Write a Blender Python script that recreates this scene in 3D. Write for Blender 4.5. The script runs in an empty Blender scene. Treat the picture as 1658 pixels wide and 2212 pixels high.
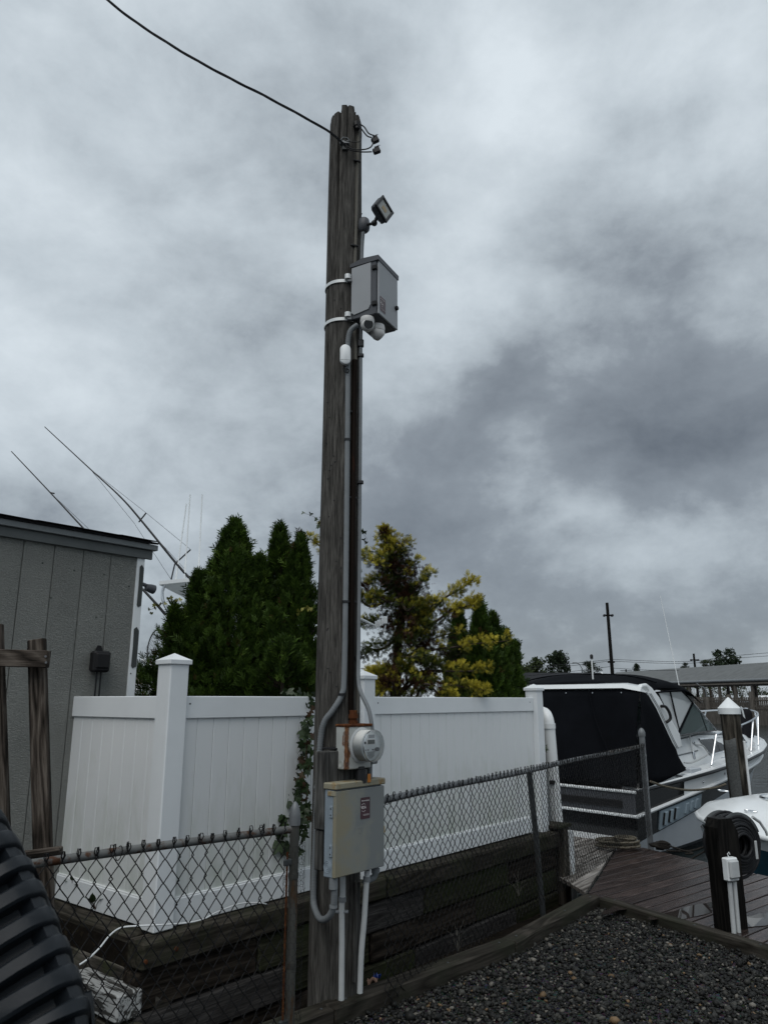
import bpy, bmesh, math, random
import numpy as np
from mathutils import Vector, Matrix
random.seed(7); RS = np.random.RandomState(7)
PI = math.pi; R = math.radians
SC = bpy.context.scene; COL = SC.collection

# ------------------------------------------------------------------ camera
FPX, CXP, CYP, HORP, EYE = 1630., 829., 1106., 1512., 1.65      # measured on a 1658 x 2212 copy of the photograph
TH = math.atan((HORP - CYP) / FPX)
cd = bpy.data.cameras.new('camera'); cam = bpy.data.objects.new('camera', cd); COL.objects.link(cam)
cam.location = (0, 0, EYE); cam.rotation_euler = (PI/2 + TH, 0, 0)
cd.sensor_fit = 'VERTICAL'; cd.sensor_height = 36; cd.sensor_width = 27; cd.lens = FPX/2212*36
cd.clip_start = .05; cd.clip_end = 3000
cd.dof.use_dof = True; cd.dof.focus_distance = 5.5; cd.dof.aperture_fstop = 9
SC.camera = cam

# ------------------------------------------------------------------ world: overcast sky
wd = bpy.data.worlds.new('World'); SC.world = wd; wd.use_nodes = True
nt = wd.node_tree; nt.nodes.clear()
def nd(t, tree=None, **k):
    n = (tree or nt).nodes.new(t)
    for a, b in k.items():
        if a.startswith('i_'): n.inputs[a[2:].replace('_', ' ')].default_value = b
        else: setattr(n, a, b)
    return n
def pix_dir(u, v):
    x = (u-CXP)/FPX; y = -(v-CYP)/FPX; c, s = math.cos(TH), math.sin(TH)
    return Vector((x, c-s*y, s+c*y)).normalized()
def mth(op, a, b=None, tree=None, clamp=False):
    n = nd('ShaderNodeMath', tree, operation=op, use_clamp=clamp); T = (tree or nt)
    for i, q in enumerate((a, b)):
        if q is None: continue
        if isinstance(q, (int, float)): n.inputs[i].default_value = q
        else: T.links.new(q, n.inputs[i])
    return n.outputs[0]
SUN_EL, SUN_AZ = R(58), R(-160)      # azimuth measured from +Y towards +X
tc = nd('ShaderNodeTexCoord'); sx = nd('ShaderNodeSeparateXYZ'); nt.links.new(tc.outputs['Generated'], sx.inputs[0])
zz = mth('ADD', mth('MAXIMUM', sx.outputs[2], 0.0), .22)
cx = nd('ShaderNodeCombineXYZ')
nt.links.new(mth('DIVIDE', sx.outputs[0], zz), cx.inputs[0]); nt.links.new(mth('DIVIDE', sx.outputs[1], zz), cx.inputs[1])
cx.inputs[2].default_value = 3.7
dm = nd('ShaderNodeMapping'); dm.inputs['Scale'].default_value = (2.0, 2.0, 3.0); dm.inputs['Location'].default_value = (12.1, .4, 3.7); nt.links.new(tc.outputs['Generated'], dm.inputs['Vector'])
n1 = nd('ShaderNodeTexNoise', i_Scale=1.35, i_Detail=11., i_Roughness=.54, i_Distortion=.12); nt.links.new(dm.outputs[0], n1.inputs['Vector'])
n2 = nd('ShaderNodeTexNoise', i_Scale=3.0, i_Detail=10., i_Roughness=.62, i_Distortion=.15); nt.links.new(dm.outputs[0], n2.inputs['Vector'])
val = mth('ADD', mth('MULTIPLY', n1.outputs['Fac'], 1.18), mth('MULTIPLY', n2.outputs['Fac'], .62))
val = mth('SUBTRACT', val, .365)
wn = nd('ShaderNodeTexNoise', i_Scale=3.2, i_Detail=7., i_Roughness=.55); nt.links.new(tc.outputs['Generated'], wn.inputs['Vector'])
ws = nd('ShaderNodeVectorMath', operation='SUBTRACT'); nt.links.new(wn.outputs['Color'], ws.inputs[0]); ws.inputs[1].default_value = (.5, .5, .5)
wsc = nd('ShaderNodeVectorMath', operation='SCALE'); nt.links.new(ws.outputs[0], wsc.inputs[0]); wsc.inputs['Scale'].default_value = .42
wad = nd('ShaderNodeVectorMath', operation='ADD'); nt.links.new(tc.outputs['Generated'], wad.inputs[0]); nt.links.new(wsc.outputs[0], wad.inputs[1])
wno = nd('ShaderNodeVectorMath', operation='NORMALIZE'); nt.links.new(wad.outputs[0], wno.inputs[0])
def lobe(u, v, deg, amp):
    global val
    d = pix_dir(u, v)
    vm = nd('ShaderNodeVectorMath', operation='DOT_PRODUCT'); nt.links.new(wno.outputs[0], vm.inputs[0]); vm.inputs[1].default_value = d
    mr = nd('ShaderNodeMapRange', interpolation_type='SMOOTHERSTEP'); mr.inputs[1].default_value = math.cos(R(deg)); mr.inputs[2].default_value = 1.0
    mr.inputs[3].default_value = 0; mr.inputs[4].default_value = amp
    nt.links.new(vm.outputs['Value'], mr.inputs[0]); val = mth('ADD', val, mr.outputs[0])
lobe(1500, 700, 17, -.25); lobe(1245, 990, 7, .13); lobe(1000, 1000, 17, -.05); lobe(520, 560, 16, -.04)
lobe(1050, 330, 20, .07); lobe(300, 280, 22, .08); lobe(1620, 330, 13, .08); lobe(1500, 1180, 22, -.09); lobe(200, 1150, 14, .06); lobe(620, 1000, 15, -.08)
# cloud deck: brighter overhead, slate towards the horizon
el = mth('MAXIMUM', sx.outputs[2], 0.0)
mr = nd('ShaderNodeMapRange', interpolation_type='SMOOTHSTEP'); nt.links.new(el, mr.inputs[0])
for i, q in enumerate((.06, .55, -.05, .13)): mr.inputs[i+1].default_value = q
val = mth('ADD', val, mr.outputs[0])
mr = nd('ShaderNodeMapRange', interpolation_type='SMOOTHSTEP'); nt.links.new(el, mr.inputs[0])
for i, q in enumerate((.0, .14, .10, 0.)): mr.inputs[i+1].default_value = q
val = mth('ADD', val, mr.outputs[0])
cr = nd('ShaderNodeValToRGB'); nt.links.new(val, cr.inputs[0])
e = cr.color_ramp.elements
e[0].position = -.0; e[0].color = (.078, .091, .108, 1); e[1].position = 1.0; e[1].color = (.475, .522, .556, 1)
for p_, c_ in ((.36, (.165, .188, .212, 1)), (.52, (.262, .296, .324, 1)), (.70, (.350, .392, .424, 1))):
    q = e.new(p_); q.color = c_
sky = nd('ShaderNodeTexSky', sky_type='NISHITA', sun_disc=False, sun_elevation=SUN_EL, sun_rotation=SUN_AZ)
skm = nd('ShaderNodeMixRGB', blend_type='MULTIPLY'); skm.inputs[0].default_value = 1; nt.links.new(sky.outputs[0], skm.inputs[1]); skm.inputs[2].default_value = (.10, .10, .10, 1)
mx = nd('ShaderNodeMixRGB'); mx.inputs[0].default_value = .96; nt.links.new(skm.outputs[0], mx.inputs[1]); nt.links.new(cr.outputs[0], mx.inputs[2])
bg = nd('ShaderNodeBackground', i_Strength=1.0); nt.links.new(mx.outputs[0], bg.inputs[0])
wo = nd('ShaderNodeOutputWorld'); nt.links.new(bg.outputs[0], wo.inputs[0])

sl = bpy.data.lights.new('sun', 'SUN'); sl.energy = 1.05; sl.angle = R(50); sl.color = (1, .97, .93)
so = bpy.data.objects.new('sun', sl); COL.objects.link(so)
sd = Vector((math.sin(SUN_AZ)*math.cos(SUN_EL), math.cos(SUN_AZ)*math.cos(SUN_EL), math.sin(SUN_EL)))
so.rotation_euler = sd.to_track_quat('Z', 'Y').to_euler(); so.location = (0, 0, 30)

SC.view_settings.view_transform = 'Standard'; SC.view_settings.look = 'None'
SC.view_settings.exposure = 0.62; SC.view_settings.gamma = 1; SC.view_settings.use_curve_mapping = False
SC.cycles.max_bounces = 6; SC.cycles.transparent_max_bounces = 8; SC.cycles.use_denoising = True
try: SC.cycles.denoiser = 'OPENIMAGEDENOISE'
except Exception: pass

# ------------------------------------------------------------------ measuring: photo point at a known depth / height -> world
def pray(u, v):
    x = (u-CXP)/FPX; y = -(v-CYP)/FPX; c, s = math.cos(TH), math.sin(TH)
    return Vector((x, c-s*y, s+c*y))
def W(u, v, Y):
    r = pray(u, v); return Vector((0, 0, EYE)) + r*(Y/r.y)
def WZ(u, v, z):
    r = pray(u, v); return Vector((0, 0, EYE)) + r*((z-EYE)/r.z)
def WP(u, v, p, a):
    r = pray(u, v); n = Vector((-math.sin(a), math.cos(a), 0)); t = (n.x*p[0]+n.y*p[1])/n.dot(r)
    return Vector((0, 0, EYE)) + r*t

# ------------------------------------------------------------------ materials
def sr(h):
    h = h.lstrip('#'); c = [int(h[i:i+2], 16)/255 for i in (0, 2, 4)]
    return tuple((x/12.92 if x <= .04045 else ((x+.055)/1.055)**2.4) for x in c) + (1,)
def lin(*a): return tuple(a) + (1,)
def material(name):
    m = bpy.data.materials.new(name); m.use_nodes = True; t = m.node_tree
    return m, t, t.nodes['Principled BSDF']
def setp(b, **k):
    for a, v in k.items():
        b.inputs[a.replace('_', ' ')].default_value = v
def coords(t, scale=(1, 1, 1), rand=True, kind='Object'):
    tc = nd('ShaderNodeTexCoord', t); mp = nd('ShaderNodeMapping', t); mp.inputs['Scale'].default_value = scale
    t.links.new(tc.outputs[kind], mp.inputs['Vector'])
    if rand:
        oi = nd('ShaderNodeObjectInfo', t); cb = nd('ShaderNodeCombineXYZ', t)
        for i, k in enumerate((13., 29., 41.)): t.links.new(mth('MULTIPLY', oi.outputs['Random'], k, t), cb.inputs[i])
        t.links.new(cb.outputs[0], mp.inputs['Location'])
    return mp.outputs[0]
def ramp(t, fac, stops, interp='LINEAR'):
    r = nd('ShaderNodeValToRGB', t); r.color_ramp.interpolation = interp; e = r.color_ramp.elements
    e[0].position, e[0].color = stops[0]; e[1].position, e[1].color = stops[-1]
    for p, c in stops[1:-1]: q = e.new(p); q.color = c
    t.links.new(fac, r.inputs[0]); return r.outputs[0]
def noise(t, vec, scale=5., detail=6., rough=.6, dist=0.):
    n = nd('ShaderNodeTexNoise', t, i_Scale=scale, i_Detail=detail, i_Roughness=rough, i_Distortion=dist)
    t.links.new(vec, n.inputs['Vector']); return n.outputs['Fac']
def mixc(t, fac, a, b, blend='MIX'):
    m = nd('ShaderNodeMixRGB', t, blend_type=blend)
    for i, q in enumerate((fac, a, b)):
        if isinstance(q, (int, float)): m.inputs[i].default_value = q
        elif isinstance(q, tuple): m.inputs[i].default_value = q
        else: t.links.new(q, m.inputs[i])
    return m.outputs[0]
def bump(t, b, h, strength=.3, dist=.01):
    n = nd('ShaderNodeBump', t); n.inputs['Strength'].default_value = strength; n.inputs['Distance'].default_value = dist
    t.links.new(h, n.inputs['Height']); t.links.new(n.outputs[0], b.inputs['Normal'])
def hsvrand(t, col, amt=.35):
    oi = nd('ShaderNodeObjectInfo', t); h = nd('ShaderNodeHueSaturation', t)
    t.links.new(mth('ADD', mth('MULTIPLY', oi.outputs['Random'], amt, t), 1-amt/2, t), h.inputs['Value']); t.links.new(col, h.inputs['Color'])
    return h.outputs[0]
def plain(name, col, rough=.5, metal=0., spots=None, scale=6., rbump=0., amt=.25, stretch=(1, 1, 1)):
    m, t, b = material(name); v = coords(t, stretch)
    n = noise(t, v, scale, 7., .62)
    dark = tuple(c*(1-amt) for c in col[:3])+(1,); lite = tuple(min(1, c*(1+amt)) for c in col[:3])+(1,)
    c = ramp(t, n, [(.3, dark), (.5, col), (.72, lite)])
    if spots:
        n2 = noise(t, v, scale*2.2, 8., .65)
        c = mixc(t, ramp(t, n2, [(spots[1], lin(0, 0, 0)), (spots[1]+.09, lin(1, 1, 1))]), c, spots[0])
    t.links.new(c, b.inputs['Base Color']); setp(b, Roughness=rough, Metallic=metal); b.inputs['Specular IOR Level'].default_value = .06 if rough >= .7 else (.22 if rough >= .42 else .5)
    if rbump: bump(t, b, noise(t, v, scale*6, 5., .6), rbump, .004)
    return m
def wood(name, c0, c1, c2, along='z', fine=60., rough=.8, rings=True, bstr=.55, moss=None, rnd=.3, stretch=.06):
    m, t, b = material(name)
    k = {'x': 0, 'y': 1, 'z': 2}[along]
    def vec(st): q = [1., 1., 1.]; q[k] = st; return coords(t, tuple(q))
    n = noise(t, vec(.035), fine*4.2, 5., .7, .3)                 # fine fibres
    n2 = noise(t, vec(.09), fine*.8, 5., .6, 1.0)                 # broader weathering
    g = mth('ADD', mth('MULTIPLY', n, .55, t), mth('MULTIPLY', n2, .45, t), t)
    if rings:                                                      # cathedral grain
        wv = nd('ShaderNodeTexNoise', t, i_Scale=fine*.22, i_Detail=1.5, i_Roughness=.4, i_Distortion=.2); t.links.new(vec(.12), wv.inputs['Vector'])
        w = mth('PINGPONG', mth('MULTIPLY', wv.outputs['Fac'], 13., t), 1., t)
        g = mth('ADD', mth('MULTIPLY', g, .80, t), mth('MULTIPLY', w, .20, t), t)
    c = ramp(t, g, [(.36, c0), (.5, c1), (.66, c2)])
    if moss:
        v2 = coords(t); c = mixc(t, ramp(t, noise(t, v2, 3.2, 6., .6), [(.45, lin(0, 0, 0)), (.62, lin(.75, .75, .75))]), c, moss)
    c = hsvrand(t, c, rnd)
    t.links.new(c, b.inputs['Base Color']); setp(b, Roughness=rough); b.inputs['Specular IOR Level'].default_value = .06 if rough > .5 else .35; bump(t, b, g, bstr, .003)
    return m
def peeling(name):
    m, t, b = material(name); v = coords(t, (.10, 1, 1)); n = noise(t, v, 30., 7., .70, .6)
    c = ramp(t, n, [(.47, lin(.030, .029, .026)), (.50, lin(.34, .35, .345)), (.75, lin(.46, .47, .465))])
    t.links.new(c, b.inputs['Base Color']); setp(b, Roughness=.75); bump(t, b, n, .8, .004); return m
def attrmat(name, attr, rough=.6, trans=0., spec=.12):
    m, t, b = material(name); a = nd('ShaderNodeAttribute', t, attribute_name=attr)
    t.links.new(a.outputs['Color'], b.inputs['Base Color']); setp(b, Roughness=rough); b.inputs['Specular IOR Level'].default_value = spec
    if trans:
        tr = nd('ShaderNodeBsdfTranslucent', t); t.links.new(a.outputs['Color'], tr.inputs[0]); ms = nd('ShaderNodeMixShader', t); ms.inputs[0].default_value = trans
        t.links.new(b.outputs[0], ms.inputs[1]); t.links.new(tr.outputs[0], ms.inputs[2]); t.links.new(ms.outputs[0], t.nodes['Material Output'].inputs[0])
    return m
M = {}
M['pole'] = wood('pole wood', lin(.017, .0165, .0155), lin(.060, .0575, .053), lin(.135, .130, .120), 'z', 46., .85, False, .9, None, 0.)
M['board'] = wood('grey board', lin(.022, .022, .021), lin(.05, .05, .048), lin(.10, .10, .095), 'z', 60.)
M['frame_wood'] = wood('weathered lumber', lin(.010, .0085, .007), lin(.045, .037, .031), lin(.13, .112, .095), 'z', 48., .8, True, .8)
M['frame_wood_x'] = wood('weathered lumber level', lin(.022, .018, .015), lin(.07, .057, .047), lin(.15, .125, .105), 'x', 36., .8, True, .8)
M['timber'] = wood('wall timber', lin(.014, .013, .011), lin(.046, .042, .036), lin(.115, .107, .094), 'x', 40., .8, True, .7, lin(.034, .044, .018), .9)
M['timber_grey'] = wood('grey wall timber', lin(.011, .0105, .010), lin(.037, .035, .034), lin(.095, .091, .087), 'x', 40., .8, False, .7, None, .4)
M['timber_green'] = wood('mossy wall timber', lin(.009, .0095, .006), lin(.028, .029, .018), lin(.068, .068, .047), 'x', 40., .8, False, .7, lin(.030, .042, .015), .4)
M['timber_brown'] = wood('brown wall timber', lin(.007, .006, .0045), lin(.021, .017, .014), lin(.055, .046, .037), 'x', 40., .8, True, .7, None, .4)
M['cap_timber'] = wood('cap timber', lin(.012, .011, .009), lin(.030, .027, .022), lin(.07, .063, .052), 'x', 44., .8, True, .7, lin(.03, .034, .02), .3)
M['kerb'] = wood('kerb timber', lin(.014, .0125, .0105), lin(.031, .028, .0235), lin(.060, .054, .046), 'x', 46., .75, True, .6, lin(.026, .028, .02), .2)
M['deck'] = wood('wet deck board', lin(.019, .0130, .0115), lin(.039, .0275, .0245), lin(.068, .050, .045), 'x', 40., .27, True, .25, None, .55)
M['deck_pale'] = wood('silvered deck board', lin(.07, .062, .055), lin(.16, .148, .135), lin(.34, .32, .30), 'x', 40., .7, True, .4, None, .35)
M['chalk_timber'] = peeling('peeling white timber')
M['piling'] = wood('piling wood', lin(.010, .0095, .008), lin(.04, .036, .030), lin(.11, .10, .083), 'z', 22., .85, True, .8)
M['black_wood'] = wood('wet black post', lin(.003, .003, .003), lin(.0075, .007, .0065), lin(.016, .015, .0135), 'z', 50., .55, True, .5)
M['old_pier_wood'] = wood('pier wood', lin(.05, .045, .04), lin(.10, .092, .082), lin(.17, .16, .145), 'z', 12., .9, False, .2)
M['vinyl'] = plain('white vinyl', lin(.70, .735, .755), .38, 0, None, 3., 0, .05)
def vinyl_grime():
    m, t, b = material('white vinyl board'); v = coords(t, (1, 1, .35)); s = nd('ShaderNodeSeparateXYZ', t); t.links.new(coords(t, (1, 1, 1), False), s.inputs[0])
    n = noise(t, v, 7., 7., .65, .3); f = mth('SUBTRACT', mth('MULTIPLY', n, 1.2, t), mth('MULTIPLY', s.outputs[2], .5, t), t)      # splash and algae film, thicker low down on the boards
    c = ramp(t, f, [(.55, lin(.68, .705, .715)), (.80, lin(.60, .63, .615)), (1.0, lin(.50, .54, .50))]); t.links.new(c, b.inputs['Base Color']); setp(b, Roughness=.42); return m
M['vinyl_board'] = vinyl_grime()
M['white_paint'] = plain('white paint', lin(.70, .73, .74), .4, 0, None, 5., 0, .07)
M['gelcoat'] = plain('white gelcoat', lin(.72, .75, .76), .18, 0, None, 2., 0, .05)
M['gelcoat_grey'] = plain('grey white gelcoat', lin(.50, .54, .58), .25, 0, None, 2., 0, .08)
M['louvre'] = plain('blue grey vent plastic', lin(.26, .33, .38), .4, 0, None, 6., 0, .08)
M['black_gel'] = plain('black gelcoat', lin(.004, .0045, .0055), .12, 0, None, 3., 0, .2)
M['navy_gel'] = plain('teal blue gelcoat', lin(.012, .055, .085), .12, 0, None, 3., 0, .15)
M['canvas'] = plain('black marine canvas', lin(.0042, .0050, .0068), .9, 0, None, 3., .12, .25)
M['chrome'] = plain('stainless steel', lin(.62, .64, .66), .18, 1., None, 3., 0, .05)
M['galv'] = plain('galvanised steel', lin(.15, .16, .168), .5, .4, None, 9., .1, .25)
M['galv_dark'] = plain('dull galvanised post', lin(.07, .077, .08), .55, .4, (lin(.13, .06, .03), .63), 9., .1, .3)
M['wire'] = plain('dark fence wire', lin(.0055, .0055, .006), .6, 0., None, 9.)
M['rust_post'] = plain('dull rust streaked post', lin(.056, .057, .052), .65, .1, (lin(.065, .038, .020), .50), 9., .2, .35, (1, 1, .25))
M['rust_rail'] = plain('rusting rail', lin(.13, .135, .133), .6, .3, (lin(.065, .030, .016), .53), 8., .3, .3)
M['rust'] = plain('rust', lin(.075, .028, .013), .85, 0, (lin(.16, .07, .025), .55), 14., .4, .45)
M['rust_dark'] = plain('dark rusty conduit', lin(.014, .010, .008), .75, 0, (lin(.05, .018, .010), .62), 8., .3, .5, (1, 1, .12))
M['brass'] = plain('brass', lin(.42, .28, .10), .35, .7, None, 9., 0, .15)
M['pvc_grey'] = plain('grey conduit', lin(.17, .185, .195), .5, 0, None, 6., 0, .14)
M['pvc_white'] = plain('pale conduit', lin(.42, .44, .445), .5, 0, None, 8., 0, .12)
M['black_plastic'] = plain('black plastic', lin(.012, .012, .013), .45, 0, None, 5., 0, .2)
M['slate_plastic'] = plain('dark slate plastic', lin(.010, .013, .0165), .42, 0, None, 12., .10, .18)
M['cabinet'] = plain('grey cabinet paint', lin(.30, .315, .33), .45, 0, None, 3., 0, .05)
M['cabinet_dark'] = plain('dark grey cabinet paint', lin(.075, .08, .09), .45, 0, None, 4., 0, .12)
M['lamp_face'] = plain('lamp diffuser', lin(.30, .31, .29), .3, 0, None, 3., 0, .05)
M['led'] = plain('amber led', lin(.40, .30, .16), .4, 0)
M['cam_white'] = plain('camera housing', lin(.56, .56, .55), .4, 0, None, 4., 0, .05)
M['lens'] = plain('camera glass', lin(.006, .007, .008), .06, 0)
M['steel_strap'] = plain('bright steel strap', lin(.66, .68, .68), .35, .2, None, 8., 0, .1)
M['riser'] = plain('grey beige riser', lin(.13, .125, .11), .7, 0, None, 8., .1, .25, (1, 1, .2))
M['maroon'] = plain('maroon sticker', lin(.045, .012, .020), .35, 0, None, 14., 0, .3)
M['print_white'] = plain('white print', lin(.62, .60, .60), .5, 0)
M['print_grey'] = plain('grey print', lin(.07, .075, .075), .5, 0)
M['lcd'] = plain('lcd', lin(.085, .095, .09), .2, 0)
M['orange'] = plain('orange tag', lin(.45, .16, .025), .45, 0, None, 6., 0, .15)
M['blue_litter'] = plain('blue wrapper', lin(.01, .04, .22), .4, 0, None, 20., .3, .4)
M['tan_litter'] = plain('tan scrap', lin(.20, .13, .10), .7, 0, None, 20., .3, .4)
M['black_rubber'] = plain('black rubber', lin(.013, .014, .016), .55, 0, None, 12., 0, .25)
M['rope'] = plain('rope', lin(.13, .12, .095), .9, 0, (lin(.045, .03, .02), .5), 30., .5, .35)
M['rope_dark'] = plain('dark rope', lin(.022, .020, .018), .9, 0, None, 30., .5, .35)
M['carpet'] = plain('grey carpet pad', lin(.085, .09, .09), .95, 0, None, 40., .6, .3)
M['dark_metal'] = plain('dark metal', lin(.02, .021, .023), .4, .4)
M['fascia'] = plain('shed trim paint', lin(.105, .115, .115), .55, 0, None, 5., .1, .14)
M['fascia_lite'] = plain('shed drip edge', lin(.19, .205, .21), .5, 0, None, 5., 0, .15)
M['shingle'] = plain('dark shingle', lin(.018, .018, .020), .9, 0, None, 18., .5, .4)
M['patch'] = plain('green grey paint patch', lin(.055, .062, .060), .6, 0, None, 6., 0, .15)
M['bark'] = wood('bark', lin(.02, .016, .013), lin(.05, .04, .032), lin(.09, .075, .06), 'z', 30., .9, False, .8)
M['pier_roof'] = plain('pier shingle roof', lin(.13, .138, .14), .9, 0, None, 1.2, .3, .2, (1, 3, 1))
M['house_dark'] = plain('far dark roof', lin(.03, .032, .035), .8, 0)
M['soil'] = plain('wet soil', lin(.012, .010, .008), .9, 0, (lin(.028, .022, .014), .55), 9., .6, .4)
M['stem'] = plain('vine stem', lin(.055, .035, .022), .7, 0)
M['fender'] = plain('black fender', lin(.012, .012, .014), .7, 0)
M['leaf'] = attrmat('scale foliage', 'tint', .55, .18)
M['stones'] = attrmat('gravel', 'tint', .48, 0., .15)

def siding():
    m, t, b = material('grey embossed siding'); v = coords(t, (1, 1, 1.0))
    n = noise(t, v, 3., 5., .6); c = ramp(t, n, [(.3, lin(.225, .236, .222)), (.7, lin(.285, .296, .278))]); t.links.new(c, b.inputs['Base Color'])
    v2 = coords(t, (.55, 1, 1.5)); wv = nd('ShaderNodeTexWave', t, wave_type='BANDS', bands_direction='Z', i_Scale=26., i_Distortion=14., i_Detail=4.); wv.inputs['Detail Scale'].default_value = 3.2
    t.links.new(v2, wv.inputs['Vector']); g = mth('ADD', mth('MULTIPLY', wv.outputs['Fac'], .6, t), mth('MULTIPLY', noise(t, v2, 60., 4., .6, .8), .7, t), t)
    setp(b, Roughness=.40); bump(t, b, g, .9, .012); return m
M['siding'] = siding()
def panel_paint():
    m, t, b = material('aged panel paint'); v = coords(t, (1, 1, 1), False); s = nd('ShaderNodeSeparateXYZ', t); t.links.new(v, s.inputs[0])
    n = noise(t, v, 5.5, 7., .6, .4)
    # ochre ageing: a broad patch with an uneven outline over grey blue paint
    f = mth('ADD', mth('MULTIPLY', n, 1.5, t), mth('MULTIPLY', s.outputs[0], -1.5, t), t); f = mth('ADD', f, mth('MULTIPLY', s.outputs[2], -.5, t), t)
    c = ramp(t, f, [(.50, lin(.160, .175, .176)), (.70, lin(.200, .208, .186)), (1.0, lin(.222, .205, .145))])
    c = mixc(t, ramp(t, noise(t, v, 24., 6., .7), [(.60, lin(0, 0, 0)), (.72, lin(.6, .6, .6))]), c, lin(.15, .165, .17))
    t.links.new(c, b.inputs['Base Color']); setp(b, Roughness=.5); bump(t, b, noise(t, v, 60., 3., .5), .06, .002); return m
M['panel'] = panel_paint()
M['panel_side'] = plain('blue grey panel side', lin(.215, .26, .30), .5, 0, None, 6., 0, .12)
M['panel_lid'] = plain('ochre stained lid', lin(.25, .235, .175), .55, 0, (lin(.23, .15, .06), .52), 6., .1, .2)
def meter_paint():
    m, t, b = material('meter box paint with rust runs'); v = coords(t, (1, 1, 1), False); s = nd('ShaderNodeSeparateXYZ', t); t.links.new(v, s.inputs[0])
    n = noise(t, v, 14., 7., .65); n2 = noise(t, coords(t, (1, 1, .12), False), 55., 5., .6)
    # rust runs down the front left corner of the box, with an uneven edge
    d = mth('SUBTRACT', mth('ADD', mth('MULTIPLY', n, .10, t), mth('MULTIPLY', n2, .045, t), t), mth('ADD', mth('ABSOLUTE', mth('ADD', s.outputs[0], .0985, t), None, t), mth('MAXIMUM', mth('MULTIPLY', s.outputs[1], .8, t), 0., t), t), t)
    f = ramp(t, d, [(.052, lin(0, 0, 0)), (.060, lin(1, 1, 1))])
    base = ramp(t, noise(t, v, 7., 5., .6), [(.3, lin(.33, .345, .33)), (.7, lin(.43, .445, .425))])
    c = mixc(t, f, base, ramp(t, noise(t, v, 40., 5., .6), [(.35, lin(.05, .018, .009)), (.62, lin(.17, .07, .022))]))
    t.links.new(c, b.inputs['Base Color']); setp(b, Roughness=.5); return m
M['meter'] = meter_paint()
def glassm(name, col, rough=.03, alpha=.25):
    m, t, b = material(name); setp(b, Base_Color=col, Roughness=rough)
    tr = nd('ShaderNodeBsdfTransparent', t); tr.inputs[0].default_value = tuple(.55+.45*c for c in col[:3])+(1,)
    ms = nd('ShaderNodeMixShader', t); lw = nd('ShaderNodeFresnel', t); lw.inputs[0].default_value = 1.5
    t.links.new(mth('ADD', lw.outputs[0], alpha, t, True), ms.inputs[0]); t.links.new(tr.outputs[0], ms.inputs[1]); t.links.new(b.outputs[0], ms.inputs[2])
    t.links.new(ms.outputs[0], t.nodes['Material Output'].inputs[0]); return m
M['glass_clear'] = glassm('meter glass', lin(.9, .92, .92), .03, .0)
M['vinyl_clear'] = glassm('clear vinyl window', lin(.62, .65, .66), .10, .50)
M['windshield'] = glassm('green tinted windshield', lin(.085, .13, .125), .04, .50)
M['dark_window'] = plain('dark cabin window', lin(.012, .014, .016), .06, 0)
def water():
    m, t, b = material('harbour water'); v = coords(t, (1, 1, 1), False)
    setp(b, Base_Color=lin(.012, .018, .018), Roughness=.07); b.inputs['IOR'].default_value = 1.33
    h = mth('ADD', noise(t, coords(t, (1, 2.2, 1), False), 1.4, 5., .6, .4), mth('MULTIPLY', noise(t, v, 6., 4., .6), .4, t), t)
    bump(t, b, h, .5, .12); return m
M['water'] = water()
def puddle():
    m, t, b = material('standing rain water'); setp(b, Base_Color=lin(.03, .025, .023), Roughness=.015); b.inputs['IOR'].default_value = 1.33
    return m
M['puddle'] = puddle()
def leafm(name, a, b_, rough=.5):
    m, t, b = material(name); oi = nd('ShaderNodeObjectInfo', t)
    c = ramp(t, oi.outputs['Random'], [(0, a), (1, b_)]); c = mixc(t, .25, c, ramp(t, noise(t, coords(t), 40., 3.), [(.3, lin(.02, .02, .01)), (.7, b_)]))
    t.links.new(c, b.inputs['Base Color']); setp(b, Roughness=rough); return m
M['creeper'] = leafm('creeper leaf', lin(.014, .030, .010), lin(.034, .064, .020))
M['creeper_red'] = leafm('reddening leaf', lin(.06, .045, .02), lin(.09, .04, .02))
M['creeper_yellow'] = leafm('yellow green leaf', lin(.20, .21, .03), lin(.26, .24, .05))

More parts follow.
